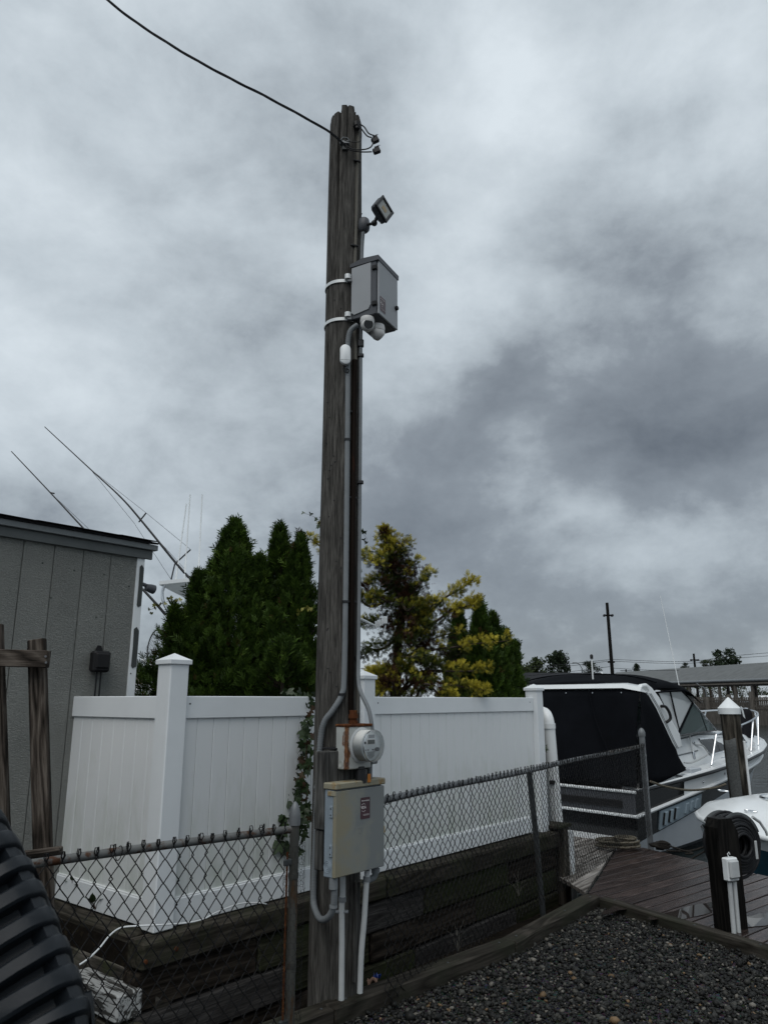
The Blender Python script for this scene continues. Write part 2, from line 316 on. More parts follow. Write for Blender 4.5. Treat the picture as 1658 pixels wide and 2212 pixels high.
# ------------------------------------------------------------------ mesh helpers
def Rz(a): return Matrix.Rotation(a, 4, 'Z')
def frame_from(o, x=None, y=None, z=None):
    m = Matrix.Identity(4)
    for i, q in enumerate((x, y, z)):
        q = Vector(q).normalized()
        for j in range(3): m[j][i] = q[j]
    for j in range(3): m[j][3] = o[j]
    return m
class MB:
    def __init__(s): s.v = []; s.f = []
    def add(s, vs, fs):
        k = len(s.v); s.v += [tuple(q) for q in vs]; s.f += [tuple(i+k for i in f) for f in fs]; return s
    def box(s, c, d, ch=0., m=None, rz=0.):
        c = Vector(c); h = Vector(d)*.5; X = (m or Matrix.Identity(4)) @ Matrix.Translation(c) @ Rz(rz)
        if ch <= 0:
            vs = [X @ Vector((h.x*i, h.y*j, h.z*k)) for i in (-1, 1) for j in (-1, 1) for k in (-1, 1)]
            return s.add(vs, [(0, 1, 3, 2), (4, 6, 7, 5), (0, 4, 5, 1), (2, 3, 7, 6), (0, 2, 6, 4), (1, 5, 7, 3)])
        ch = min(ch, h.x*.9, h.y*.9, h.z*.9); vs = []; ix = {}
        for i in (-1, 1):
            for j in (-1, 1):
                for k in (-1, 1):
                    for a in range(3):
                        q = [h.x*i, h.y*j, h.z*k]; sg = (i, j, k)
                        for b in range(3):
                            if b != a: q[b] -= ch*sg[b]
                        ix[(i, j, k, a)] = len(vs); vs.append(X @ Vector(q))
        fs = []
        for a in range(3):
            o1, o2 = [q for q in range(3) if q != a]
            for sg in (-1, 1):
                f = []
                for p, q in ((-1, -1), (1, -1), (1, 1), (-1, 1)):
                    k = [0, 0, 0]; k[a] = sg; k[o1] = p; k[o2] = q; f.append(ix[(*k, a)])
                fs.append(tuple(f))
            for p in (-1, 1):
                for q in (-1, 1):
                    k1 = [0]*3; k2 = [0]*3; k1[a] = -1; k2[a] = 1; k1[o1] = k2[o1] = p; k1[o2] = k2[o2] = q
                    fs.append((ix[(*k1, o1)], ix[(*k2, o1)], ix[(*k2, o2)], ix[(*k1, o2)]))
        for i in (-1, 1):
            for j in (-1, 1):
                for k in (-1, 1): fs.append(tuple(ix[(i, j, k, a)] for a in range(3)))
        return s.add(vs, fs)
    def tube(s, pts, r, n=8, caps=True, m=None, closed=False):
        pts = [Vector(p) for p in pts]
        if m: pts = [m @ p for p in pts]
        rs = r if isinstance(r, (list, tuple)) else [r]*len(pts); vs = []; fs = []; N = len(pts); up = None
        for i, p in enumerate(pts):
            if closed: t = pts[(i+1) % N]-pts[i-1]
            else: t = pts[min(i+1, N-1)]-pts[max(i-1, 0)]
            t.normalize()
            if up is None: up = Vector((0, 0, 1)) if abs(t.z) < .9 else Vector((1, 0, 0))
            a = t.cross(up)
            if a.length < 1e-6: a = t.orthogonal()
            a.normalize(); b = a.cross(t).normalized(); up = b
            for k in range(n):
                w = 2*PI*k/n; vs.append(p+(a*math.cos(w)+b*math.sin(w))*rs[i])
        for i in range(N if closed else N-1):
            j = (i+1) % N
            for k in range(n): fs.append((i*n+k, i*n+(k+1) % n, j*n+(k+1) % n, j*n+k))
        if caps and not closed: fs += [tuple(range(n))[::-1], tuple((N-1)*n+k for k in range(n))]
        return s.add(vs, fs)
    def lathe(s, prof, n=24, m=None, a0=0., caps=True):
        m = m or Matrix.Identity(4); vs = []; fs = []
        for r, z in prof:
            for k in range(n): w = 2*PI*k/n+a0; vs.append(m @ Vector((r*math.cos(w), r*math.sin(w), z)))
        for i in range(len(prof)-1):
            for k in range(n): fs.append((i*n+k, i*n+(k+1) % n, (i+1)*n+(k+1) % n, (i+1)*n+k))
        if caps: fs += [tuple(range(n))[::-1], tuple((len(prof)-1)*n+k for k in range(n))]
        return s.add(vs, fs)
    def prism(s, poly, d, m=None):          # polygon in local xy, extruded 0..d along local z
        m = m or Matrix.Identity(4); n = len(poly)
        vs = [m @ Vector((x, y, 0)) for x, y in poly]+[m @ Vector((x, y, d)) for x, y in poly]
        return s.add(vs, [tuple(range(n))[::-1], tuple(range(n, 2*n))]+[(i, (i+1) % n, n+(i+1) % n, n+i) for i in range(n)])
    def loft(s, rows, closed=False, caps=False):
        n = len(rows[0]); vs = [q for r in rows for q in r]; fs = []
        for i in range(len(rows)-1):
            for k in range(n if closed else n-1): fs.append((i*n+k, i*n+(k+1) % n, (i+1)*n+(k+1) % n, (i+1)*n+k))
        if caps: fs += [tuple(range(n))[::-1], tuple((len(rows)-1)*n+k for k in range(n))]
        return s.add(vs, fs)
    def mesh(s, name, mat=None, smooth=False, fix=True):
        me = bpy.data.meshes.new(name); me.from_pydata([tuple(q) for q in s.v], [], s.f)
        if fix:
            bm = bmesh.new(); bm.from_mesh(me); bmesh.ops.recalc_face_normals(bm, faces=bm.faces); bm.to_mesh(me); bm.free()
        if smooth:
            me.polygons.foreach_set('use_smooth', [True]*len(me.polygons))
            try: me.set_sharp_from_angle(angle=R(38))
            except Exception: pass
        if mat: me.materials.append(M[mat])
        return me
    def obj(s, name, mat, parent=None, smooth=False, fix=True): return link(name, s.mesh(name, mat, smooth, fix), parent)
def link(name, me, parent=None, loc=None, rz=None):
    o = bpy.data.objects.new(name, me); COL.objects.link(o)
    if parent: o.parent = parent
    if loc is not None: o.location = loc
    if rz is not None: o.rotation_euler = (0, 0, rz)
    return o
def tag(o, label=None, cat=None, group=None, kind=None):
    if label: o['label'] = label
    if cat: o['category'] = cat
    if group: o['group'] = group
    if kind: o['kind'] = kind
    return o
def thing(name, label, cat, loc=(0, 0, 0), rz=0., group=None):
    o = bpy.data.objects.new(name, None); COL.objects.link(o); o.empty_display_size = .1
    o.location = loc; o.rotation_euler = (0, 0, rz); return tag(o, label, cat, group)
def solidify(o, th, off=-1):
    q = o.modifiers.new('thickness', 'SOLIDIFY'); q.thickness = th; q.offset = off; return o
def spline(pts, n=8):
    P = [Vector(p) for p in pts]; out = []
    for i in range(len(P)-1):
        a, b, c, d = P[max(i-1, 0)], P[i], P[i+1], P[min(i+2, len(P)-1)]
        for k in range(n):
            t = k/n; out.append(.5*((2*b)+(c-a)*t+(2*a-5*b+4*c-d)*t*t+(3*b-a-3*c+d)*t**3))
    return out+[P[-1]]
def text_mesh(txt, size, depth=.0006):
    cu = bpy.data.curves.new('t', 'FONT'); cu.body = txt; cu.size = size; cu.extrude = depth; cu.align_x = 'CENTER'; cu.align_y = 'CENTER'
    o = bpy.data.objects.new('t', cu); COL.objects.link(o); dg = bpy.context.evaluated_depsgraph_get()
    me = bpy.data.meshes.new_from_object(o.evaluated_get(dg)); bpy.data.objects.remove(o); return me
def tint_mesh(name, V, Fc, tint, mat, parent=None):     # V (n,3), Fc (m,3|4), tint (n,3) -> one object with a colour per piece
    me = bpy.data.meshes.new(name); k = Fc.shape[1]
    me.vertices.add(len(V)); me.vertices.foreach_set('co', V.astype('f').ravel())
    me.loops.add(Fc.size); me.loops.foreach_set('vertex_index', Fc.astype('i').ravel())
    me.polygons.add(len(Fc)); me.polygons.foreach_set('loop_start', np.arange(0, Fc.size, k, dtype='i'))
    me.update(calc_edges=True); me.validate()
    at = me.color_attributes.new('tint', 'FLOAT_COLOR', 'POINT'); at.data.foreach_set('color', np.c_[tint, np.ones(len(V))].astype('f').ravel())
    me.materials.append(M[mat]); return link(name, me, parent)
def rotmats(n, tilt=PI):
    q = RS.normal(size=(n, 4)); q /= np.linalg.norm(q, axis=1)[:, None]; w, x, y, z = q.T
    return np.stack([1-2*(y*y+z*z), 2*(x*y-z*w), 2*(x*z+y*w), 2*(x*y+z*w), 1-2*(x*x+z*z), 2*(y*z-x*w), 2*(x*z-y*w), 2*(y*z+x*w), 1-2*(x*x+y*y)], 1).reshape(n, 3, 3)
def clip_strip(poly, o, d):                             # interval of line o + s d inside convex polygon
    lo, hi = -1e9, 1e9; n = len(poly); area = sum(poly[i][0]*poly[(i+1) % n][1]-poly[(i+1) % n][0]*poly[i][1] for i in range(n)); sg = 1 if area > 0 else -1
    for i in range(n):
        p = Vector(poly[i]); q = Vector(poly[(i+1) % n]); e_ = q-p; nn = Vector((-e_.y, e_.x))*sg
        a = nn.dot(o-p); b = nn.dot(d)
        if abs(b) < 1e-9:
            if a < 0: return None
            continue
        t = -a/b
        if b > 0: lo = max(lo, t)
        else: hi = min(hi, t)
    return (lo, hi) if hi-lo > .05 else None

# ================================================================== THE SETTING
FC = Vector((-1.215, 4.455)); A50 = R(50); D50 = Vector((math.cos(A50), math.sin(A50))); L50 = Vector((-math.sin(A50), math.cos(A50)))
def fl(x, y): q = FC+D50*x+L50*y; return (q.x, q.y)
WATER_Z = -.55
o = MB().add([(-900, -60, WATER_Z), (900, -60, WATER_Z), (900, 1700, WATER_Z), (-900, 1700, WATER_Z)], [(0, 1, 2, 3)]).obj('water', 'water', None, False, False); tag(o, kind='structure')
KERB1 = [(-.95, 3.87), (-.30, 4.50), (.83, 5.62), (1.73, 6.86)]
KERB2 = [(1.80, 6.80), (2.55, 5.48), (3.75, 3.42)]
def slab(name, poly, z0, z1, mat):
    o = MB().prism(poly, z1-z0, Matrix.Translation((0, 0, z0))).obj(name, mat); tag(o, kind='structure'); return o
def gravel_ground():
    m, t, b = material('dark gravel bed'); v = coords(t, (1, 1, 1), False)
    vo = nd('ShaderNodeTexVoronoi', t, i_Scale=55.); t.links.new(v, vo.inputs['Vector'])
    c = mixc(t, .8, vo.outputs['Color'], lin(.02, .021, .022)); c = mixc(t, .75, c, lin(.022, .024, .025))
    t.links.new(c, b.inputs['Base Color']); setp(b, Roughness=.7); b.inputs['Specular IOR Level'].default_value = .1; bump(t, b, vo.outputs['Distance'], 1., .02); return m
M['gravel_bed'] = gravel_ground()
slab('gravel_lot', [(1.78, 6.93), (9.5, -6.4), (9.5, -14), (-18, -14), (-18, 14), fl(-.2, 6), fl(-.2, -.15), (-.9, 3.9), (-.28, 4.55), (.83, 5.66)], -1.3, -.012, 'gravel_bed')
slab('soil', [(-.95, 3.95), (1.9, 7.05), fl(4.5, -.02), fl(-.3, -.02)], -1.3, -.19, 'soil')
slab('planting_bed', [fl(-.15, 0), fl(4.28, 0), fl(4.28, 4.6), fl(-.15, 5.4)], -1.3, .42, 'soil')

# gravel stones
def inside(p, q, x, y, s): return ((q[0]-p[0])*(y-p[1])-(q[1]-p[1])*(x-p[0]))*s > .03*math.hypot(q[0]-p[0], q[1]-p[1])
def gravel():
    bm = bmesh.new(); bmesh.ops.create_icosphere(bm, subdivisions=1, radius=1.); tv = np.array([v.co[:] for v in bm.verts]); tf = np.array([[v.index for v in f.verts] for f in bm.faces]); bm.free()
    n = 74000; x = RS.uniform(-1.4, 3.8, n); y = RS.uniform(2.9, 7., n); ok = np.ones(n, bool)
    kx = [-1.5]+[k[0] for k in KERB1]; ky = [3.35]+[k[1] for k in KERB1]; ok &= y < np.interp(x, kx, ky)-.085
    p = np.array(KERB2[0]); q = np.array(KERB2[2]); l = np.hypot(*(q-p)); ok &= -((q[0]-p[0])*(y-p[1])-(q[1]-p[1])*(x-p[0]))/l > .045
    ok &= (y > 4.2) | (RS.rand(n) < .35)
    x, y = x[ok], y[ok]; n = len(x)
    sz = RS.lognormal(math.log(.0087), .38, n).clip(.004, .027)
    S = sz[:, None]*RS.uniform(.6, 1.35, (n, 3)); S[:, 2] *= .8
    T = np.repeat(tv[None], n, 0)*(1+RS.uniform(-.28, .28, (n, len(tv), 1)))
    V = np.einsum('nij,nkj->nki', rotmats(n), T*S[:, None, :]); V[:, :, 2] *= .8
    V += np.stack([x, y, sz*RS.uniform(.0, .75, n)-.004], 1)[:, None, :]
    base = np.array([[.0125, .0128, .0122], [.020, .0205, .0195], [.037, .0375, .035], [.072, .071, .063], [.17, .16, .14], [.17, .115, .065]])
    pick = RS.choice(6, n, p=[.31, .30, .21, .115, .052, .013]); colr = .72*base[pick]*RS.uniform(.7, 1.35, (n, 1))
    Fc = (tf[None]+(np.arange(n)*len(tv))[:, None, None]).reshape(-1, 3)
    o = tint_mesh('gravel_stones', V.reshape(-1, 3), Fc, np.repeat(colr, len(tv), 0), 'stones')
    tag(o, 'wet dark grey crushed gravel filling the corner inside the timber kerbs', 'gravel', None, 'stuff')
gravel()

# kerb timbers round the gravel
def timber_run(name, pts, w, h, z0, mat, label, cat, ch=.008):
    p0 = Vector(pts[0]); root = thing(name, label, cat, (p0.x, p0.y, z0))
    for i in range(len(pts)-1):
        a = Vector(pts[i])-p0; b = Vector(pts[i+1])-p0; d = b-a; l = d.length; mid = (a+b)/2
        o = MB().box((0, 0, h/2), (l-.004, w, h), ch).obj('timber', mat, root); o.location = (mid.x, mid.y, random.uniform(-.004, .004)); o.rotation_euler = (0, 0, math.atan2(d.y, d.x))
        for s in (-.42, .1, .44):
            b_ = MB().lathe([(.008, 0), (.008, .003), (.004, .005)], 8).obj('nail', 'galv_dark', o); b_.location = (s*l, random.uniform(-.02, .02), h)
    return root
timber_run('timber_kerb', KERB1, .13, .115, -.03, 'kerb', 'long timber kerb between the gravel and the chain link fence', 'kerb')
timber_run('timber_kerb', KERB2, .10, .105, -.03, 'kerb', 'timber kerb between the gravel and the wet dock boards', 'kerb')

# dock
DECK_Z = .05
def clip_half(P, n, c):                                  # keep n.p <= c
    out = []
    for i in range(len(P)):
        a, b = P[i], P[(i+1) % len(P)]; da, db = n.dot(a)-c, n.dot(b)-c
        if da <= 0: out.append(a)
        if da*db < 0: out.append(a+(b-a)*(da/(da-db)))
    return out
def deck(name, poly, ang, pitch, mat, seed):
    root = bpy.data.objects.new(name, None); COL.objects.link(root); tag(root, kind='structure')
    rnd = random.Random(seed); d = Vector((math.cos(ang), math.sin(ang))); n = Vector((-d.y, d.x)); P0 = [Vector(p) for p in poly]; cs = [n.dot(p) for p in P0]
    k = math.floor(min(cs)/pitch)
    while k*pitch < max(cs):
        P = clip_half(P0, n, (k+1)*pitch-.0085); P = clip_half(P, -n, -(k*pitch+.0085)) if len(P) > 2 else []
        if len(P) > 2:
            mid = sum(P, Vector((0, 0)))/len(P); loc = [(d.dot(p-mid), n.dot(p-mid)) for p in P]; shr = [(x, y*(1-.02)) for x, y in loc]
            mb = MB(); m_ = len(loc); vs = [(x, y, -.032) for x, y in loc]+[(x, y, -.004) for x, y in loc]+[(x, y-math.copysign(.003, y), 0) for x, y in loc]
            mb.add(vs, [tuple(range(m_))[::-1], tuple(range(2*m_, 3*m_))]+[(r*m_+i, r*m_+(i+1) % m_, (r+1)*m_+(i+1) % m_, (r+1)*m_+i) for r in (0, 1) for i in range(m_)])
            ob = mb.obj('plank', mat, root); ob.location = (mid.x, mid.y, DECK_Z+rnd.uniform(-.0025, .0025)); ob.rotation_euler = (rnd.uniform(-.006, .006), 0, ang)
        k += 1
    return root
DE0 = WZ(1418, 1838, DECK_Z); DE1 = WZ(1658, 1893, DECK_Z); de = (DE1-DE0).normalized()
DEa = DE0-de*.55; DEb = DE0+de*6.5
POLY_A = [(1.80, 6.90), (3.78, 3.47), (DEb.x-.4, DEb.y), (DEb.x, DEb.y), (DEa.x, DEa.y), (1.74, 7.02)]
deck('dock', POLY_A, R(40), .142, 'deck', 3)
deck('walkway', [(1.72, 7.06), (DEa.x-.02, DEa.y+.02), (DEa.x-.75, DEa.y+.75), (1.62, 7.75)], R(54), .14, 'deck_pale', 5)
ob = MB().box((0, 0, -.16), ((DEb-DEa).length, .05, .26), .006).obj('dock_edge_board', 'deck'); q = (DEa+DEb)/2; ob.location = (q.x, q.y, DECK_Z+.01); ob.rotation_euler = (0, 0, math.atan2(de.y, de.x)); ob.location += Vector((de.y*-.03, de.x*.03, 0))*-1
tag(ob, 'dark fascia board along the outer edge of the dock', 'dock edge')
ob = MB().prism([(p[0], p[1]) for p in POLY_A], .06, Matrix.Translation((0, 0, -.12))).obj('dock_underframe', 'black_wood'); tag(ob, kind='structure')
def puddle_obj(u, v, rx, ry, ang, label, seed):
    rr = random.Random(seed); c = WZ(u, v, DECK_Z+.006); pts = []
    for k in range(28):
        w = 2*PI*k/28; f = 1+.22*math.sin(3*w+seed)+.15*math.sin(5*w+2*seed)+rr.uniform(-.06, .06)
        x, y = rx*f*math.cos(w), ry*f*math.sin(w); pts.append((c.x+x*math.cos(ang)-y*math.sin(ang), c.y+x*math.sin(ang)+y*math.cos(ang)))
    o = MB().prism(pts, .0022, Matrix.Translation((0, 0, DECK_Z+.0035))).obj('puddle', 'puddle'); tag(o, label, 'puddle')
puddle_obj(1490, 1968, .44, .10, R(38), 'long shallow rain puddle on the dock left of the hose post', 1)
puddle_obj(1640, 1985, .26, .10, R(40), 'rain puddle on the dock right of the hose post', 2)
puddle_obj(1335, 1962, .20, .05, R(38), 'small rain puddle on the dock next to the timber kerb', 4)

# ================================================================== RETAINING WALL
def retaining_wall():
    root = thing('retaining_wall', 'dark mossy timber retaining wall under the white fence', 'retaining wall', (FC.x, FC.y, -.25), A50)
    rr = random.Random(11)
    courses = [(.565, .705, -.150, 'cap_timber'), (.372, .560, -.125, 'timber'), (.182, .368, -.118, 'timber'), (-.02, .178, -.112, 'timber')]
    for ci, (z0, z1, yf, mt) in enumerate(courses):
        x = -.18+rr.uniform(-.004, .01); cuts = {0: [1.75, 3.1], 1: [.62, 1.35, 2.2, 3.4], 2: [.9, 1.62, 2.9], 3: [1.15, 2.1, 3.5]}[ci]+[4.27]
        for c in cuts:
            l = c-x; dy = rr.uniform(-.016, .012); dz = rr.uniform(-.004, .003); mt2 = mt if ci == 0 else ['timber_grey', 'timber_green', 'timber_brown', 'timber_green'][(ci*2+cuts.index(c)) % 4]
            o = MB().box((0, 0, 0), (l-.009, .15, z1-z0-.007), .012).obj('timber', mt2, root); o.location = (x+l/2, yf+.075+dy, (z0+z1)/2+dz); o.rotation_euler = (rr.uniform(-.02, .02), rr.uniform(-.004, .004), rr.uniform(-.004, .004)); x = c
        o = MB().box((0, 0, 0), (2.4, .15, z1-z0-.004), .007).obj('timber', mt, root); o.location = (-.18+.03+.075-.012*ci, .04+1.2, (z0+z1)/2-.003); o.rotation_euler = (0, 0, PI/2)
    # end post on the right, squared timber
    o = MB().box((0, 0, .36), (.13, .14, .72), .01).obj('end_post', 'piling', root); o.location = (4.36, -.10, 0)
    o = MB().box((0, 0, .012), (.26, .24, .03), .006).obj('post_cap_board', 'cap_timber', root); o.location = (4.36, -.06, .722)
    o = MB().box((0, 0, .3), (.085, .022, .64), .004).obj('white_face_board', 'white_paint', root); o.location = (4.475, -.165, .06)
    for (x, z) in ((-.16, .62), (.02, .64), (1.2, .63)):
        o = MB().lathe([(.012, 0), (.012, .006), (.006, .009)], 8, Matrix.Rotation(PI/2, 4, 'X')).obj('bolt_head', 'rust', root); o.location = (x, -.155, z)
    return root
retaining_wall()
# old peeling white timber lying against the wall corner
c = WZ(250, 2105, .27)
t_ = thing('old_timber', 'short old timber with peeling white paint at the left corner of the retaining wall', 'timber', (c.x-.02, c.y-.03, .0), R(140))
MB().box((.05, 0, .18), (.50, .15, .13), .012).obj('timber_block', 'chalk_timber', t_)
MB().box((.02, .01, .05), (.56, .14, .10), .01).obj('bearer', 'cap_timber', t_)
t_ = thing('corner_stake', 'short dark mossy stake standing below the corner of the retaining wall', 'stake', (WZ(345, 2130, .2).x, WZ(345, 2130, .2).y-.02, 0), A50)
MB().box((0, 0, .13), (.11, .09, .34), .01).obj('stake_block', 'timber', t_)

# ================================================================== WHITE VINYL FENCE
def vinyl_fence():
    root = thing('vinyl_fence', 'white vinyl privacy fence standing on the timber wall', 'fence', (FC.x, FC.y, .46), A50)
    bw = .118; me_b = MB().box((0, 0, 0), (bw-.0022, .024, 1.0), .0035).mesh('board', 'vinyl_board')
    posts = [(0., 0.), (1.654, 0.), (4.19, 0.)]
    me_p = MB().box((0, 0, .70), (.127, .127, 1.40), .006).mesh('fence_post', 'vinyl')
    me_c = MB().box((0, 0, .014), (.150, .150, .028), .003).add(*(lambda h: ([(-h, -h, .028), (h, -h, .028), (h, h, .028), (-h, h, .028), (0, 0, .066)], [(0, 1, 4), (1, 2, 4), (2, 3, 4), (3, 0, 4)]))(.070)).mesh('post_cap', 'vinyl')
    for x, y in posts:
        p = link('fence_post', me_p, root, (x, y, -.05 if 1 < x < 2 else (-.11 if x > 2 else 0))); link('post_cap', me_c, p, (0, 0, 1.388))
    def panel(x0, y0, ang, ln, drop=0.):
        X = lambda s: (x0+math.cos(ang)*s, y0+math.sin(ang)*s)
        n = max(1, round(ln/bw)); w = ln/n
        for i in range(n):
            q = X((i+.5)*w); o = link('board', me_b, root, (q[0], q[1], .60), ang); o.scale = (w/bw, 1, 1)
        for nm, z0, z1, th in (('top_rail', 1.085, 1.212, .052), ('bottom_rail', .0, .135, .052)):
            o = MB().box((0, 0, 0), (ln, th, z1-z0), .004).obj(nm, 'vinyl', root); q = X(ln/2); o.location = (q[0], q[1], (z0+z1)/2); o.rotation_euler = (0, drop, ang)
            if nm == 'bottom_rail':
                k = MB().box((0, 0, (z1-z0)/2+.003), (ln-.01, .044, .010), .002).obj('rail_lip', 'white_paint', o)
            else:
                for s_ in (-.47, .47):
                    k = MB().lathe([(.005, 0), (.005, .002)], 8, Matrix.Rotation(PI/2, 4, 'X')).obj('screw', 'dark_metal', o); k.location = (s_*ln, -th/2, .02)
    panel(.0635, 0, 0, 1.654-.127); panel(1.654+.0635, 0, 0, 4.19-1.654-.127); panel(0, .0635, PI/2, 1.0)
    o = MB().box((0, 0, 0), (.018, .066, .145), .003).obj('rail_end_cap', 'vinyl', root); o.location = (0, 1.072, 1.148); o.rotation_euler = (0, 0, PI/2)
    return root
vinyl_fence()
# white lattice / rails seen in the gap behind the shed corner
c = W(285, 1482, 9.)
t_ = thing('lattice_rail', 'white lattice railing seen in the gap behind the shed corner', 'railing', (c.x, c.y, .4), R(5))
MB().box((0, 0, 1.36), (1.2, .06, .14), .004).obj('top_rail', 'vinyl', t_); MB().box((0, 0, .3), (1.2, .06, .12), .004).obj('bottom_rail', 'vinyl', t_)
for k in range(14):
    for s in (-1, 1):
        o = MB().box((0, 0, 0), (.03, .012, .42), .002).obj('lattice_slat', 'vinyl', t_); o.location = (-.52+k*.08, -.007*s, 1.16); o.rotation_euler = (0, s*R(45), 0)
for x in (-.6, .6): MB().box((x, 0, .7), (.09, .09, 1.5), .005).obj('post', 'vinyl', t_)
c = W(303, 1466, 9.4)
t_ = thing('vent_cap', 'small yellowed vent with mushroom cap above the white lattice', 'vent', (c.x, c.y, 1.5))
MB().lathe([(.06, .0), (.06, .40), (.05, .42)], 14).obj('stack', 'panel_lid', t_, True); MB().lathe([(.05, .43), (.11, .45), (.09, .49), (.0, .51)], 16).obj('cap', 'galv', t_, True)

# ================================================================== SHED
def shed():
    cx_, cy_ = -1.758, 5.445
    root = thing('shed', 'grey panelled shed with dark roof edge at the left', 'shed', (cx_, cy_, 0), A50); root.rotation_euler = (0, 0, A50)
    me = MB().box((0, 0, 0), (.2015, .02, 2.56), .003).mesh('siding_panel', 'siding')
    for k in range(15):
        link('siding_panel', me, root, (-.055-.1-k*.2055, .01, 1.42))
    MB().box((-1.55, .0245, 1.4), (3.1, .02, 2.55)).obj('sheathing', 'siding', root)
    MB().box((-1.55, .06+1.4, 1.38), (3.05, 2.75, 2.52)).obj('shed_body', 'siding', root)
    tr = MB().box((0, 0, 0), (.062, .026, 2.46), .003).obj('corner_trim', 'white_paint', root); tr.location = (-.022, .006, 1.43)
    for (z, h, w, x) in ((2.42, .30, .034, .008), (1.98, .28, .040, .004)):
        poly = [(-w/2, -h/2+.012), (-w*.2, -h/2-.004), (w/2, -h/2+.008), (w*.53, 0), (w/2, h/2-.02), (0, h/2+.006), (-w/2, h/2-.01), (-w*.43, 0)]
        o = MB().prism(poly, .003, Matrix.Rotation(PI/2, 4, 'X')).obj('paint_patch', 'patch', tr); o.location = (x, -.0135, z-1.40)
    for k in range(7):
        o = MB().lathe([(.005, 0), (.004, .003)], 8, Matrix.Rotation(PI/2, 4, 'X')).obj('screw', 'dark_metal', tr); o.location = (random.uniform(-.015, .0), -.0135, -1.0+k*.28)
    MB().box((-1.5, -.011, 2.684), (3.12, .022, .066), .003).obj('fascia_board', 'fascia', root)
    MB().box((-1.49, -.024, 2.738), (3.15, .048, .040), .003).obj('drip_edge', 'fascia_lite', root)
    rf = MB()
    rf.add([(-3.1, -.065, 2.760), (.075, -.065, 2.760), (.075, 2.9, 3.29), (-3.1, 2.9, 3.29), (-3.1, -.065, 2.774), (.075, -.065, 2.774), (.075, 2.9, 3.31), (-3.1, 2.9, 3.31)], [(0, 3, 2, 1), (4, 5, 6, 7), (0, 1, 5, 4), (1, 2, 6, 5), (2, 3, 7, 6), (3, 0, 4, 7)])
    rf = rf.obj('roof', 'shingle', root)
    for k in range(11):
        o = MB().box((0, 0, 0), (.30, .16, .006), .002).obj('shingle_tab', 'shingle', rf); o.location = (-3.09+k*.30, -.005, 2.790+random.uniform(-.004, .004)); o.rotation_euler = (R(9.5), random.uniform(-.012, .012), 0)
    for (x, z) in ((-.30, 2.50), (-.52, 2.5), (-.74, 2.52), (-.10, 2.44), (-.33, 2.2), (-.66, 2.3)):
        o = MB().lathe([(.006, 0), (.005, .002)], 8, Matrix.Rotation(PI/2, 4, 'X')).obj('nail', 'patch', root); o.location = (x, -.001, z)
    return root
shed()
SW = (-2.057, 5.094)
c = WP(209, 1428, SW, A50)+Vector((D50.y*0, 0, 0))
t_ = thing('sensor_box', 'black plastic weatherproof box with two cables on the grey shed wall', 'electric box', (c.x+.012, c.y-.012, c.z-.075), A50)
MB().box((0, -.03, .07), (.125, .07, .14), .014).obj('housing', 'black_plastic', t_); MB().box((0, -.045, .074), (.106, .06, .108), .012).obj('cover', 'black_plastic', t_)
MB().prism([(-.03, 0), (.03, 0), (.012, .04), (-.012, .04)], .008, frame_from((0, .0, .138), (1, 0, 0), (0, 0, 1), (0, -1, 0))).obj('mounting_tab', 'black_plastic', t_)
for x in (-.016, .014): MB().tube([(x, -.03, .01), (x, -.03, -.25), (x-.01, -.02, -.5)], .0055, 6).obj('cable', 'black_rubber', t_)
c = WP(302, 1266, SW, A50)
t_ = thing('spot_lamp', 'dark grey spot lamp sticking out beyond the shed corner', 'lamp', tuple(c+Vector((.03, .04, 0))), A50)
MB().lathe([(.02, 0), (.034, .01), (.045, .06), (.047, .10), (.04, .105)], 18, Matrix.Scale(.72, 4) @ Matrix.Rotation(R(100), 4, 'Y')).obj('lamp_head', 'cabinet_dark', t_, True)
MB().tube([(-.04, -.0, .02), (.0, 0, .012)], .014, 10).obj('bracket', 'cabinet_dark', t_)

# weathered frame of lumber in front of the shed
def lumber(name, parent, p, q, w, d, mat):
    p, q = Vector(p), Vector(q); z = (q-p).normalized(); x = Vector((1, 0, 0))
    if abs(z.x) > .8: x = Vector((0, 0, 1))
    y = z.cross(x).normalized(); x = y.cross(z); m = frame_from((p+q)/2, x, y, z)
    o = MB().box((0, 0, 0), (w, d, (q-p).length), .004).obj(name, mat, parent); o.matrix_basis = m; return o
t_ = thing('lumber_frame', 'weathered brown lumber frame of two posts and a crossbar before the shed', 'wood frame', (-1.75, 3.9, 0), 0)
B0 = Vector((-1.75, 3.9, 0))
lumber('post', t_, W(101, 2110, 3.93)-B0, W(92, 1381, 3.93)-B0+Vector((-.028, 0, 0)), .085, .04, 'frame_wood')
lumber('post', t_, W(104, 2110, 3.99)-B0, W(72, 1398, 3.99)-B0, .05, .04, 'frame_wood')
lumber('post', t_, W(12, 2110, 3.95)-B0, W(-12, 1350, 3.95)-B0, .085, .04, 'frame_wood')
lumber('crossbar', t_, W(-190, 1416, 3.86)-B0, W(106, 1424, 3.86)-B0, .085, .04, 'frame_wood')
lumber('lower_crossbar', t_, W(20, 1862, 3.75)-B0, W(134, 1846, 3.75)-B0, .07, .04, 'frame_wood')
lumber('lower_batten', t_, W(30, 1846, 3.72)-B0, W(133, 1833, 3.72)-B0, .018, .04, 'frame_wood')
for (u, v) in ((99, 1418), (100, 1431)):
    o = MB().lathe([(.006, 0), (.006, .002)], 8, Matrix.Rotation(PI/2, 4, 'X')).obj('screw', 'galv', t_); o.location = W(u, v, 3.835)-B0

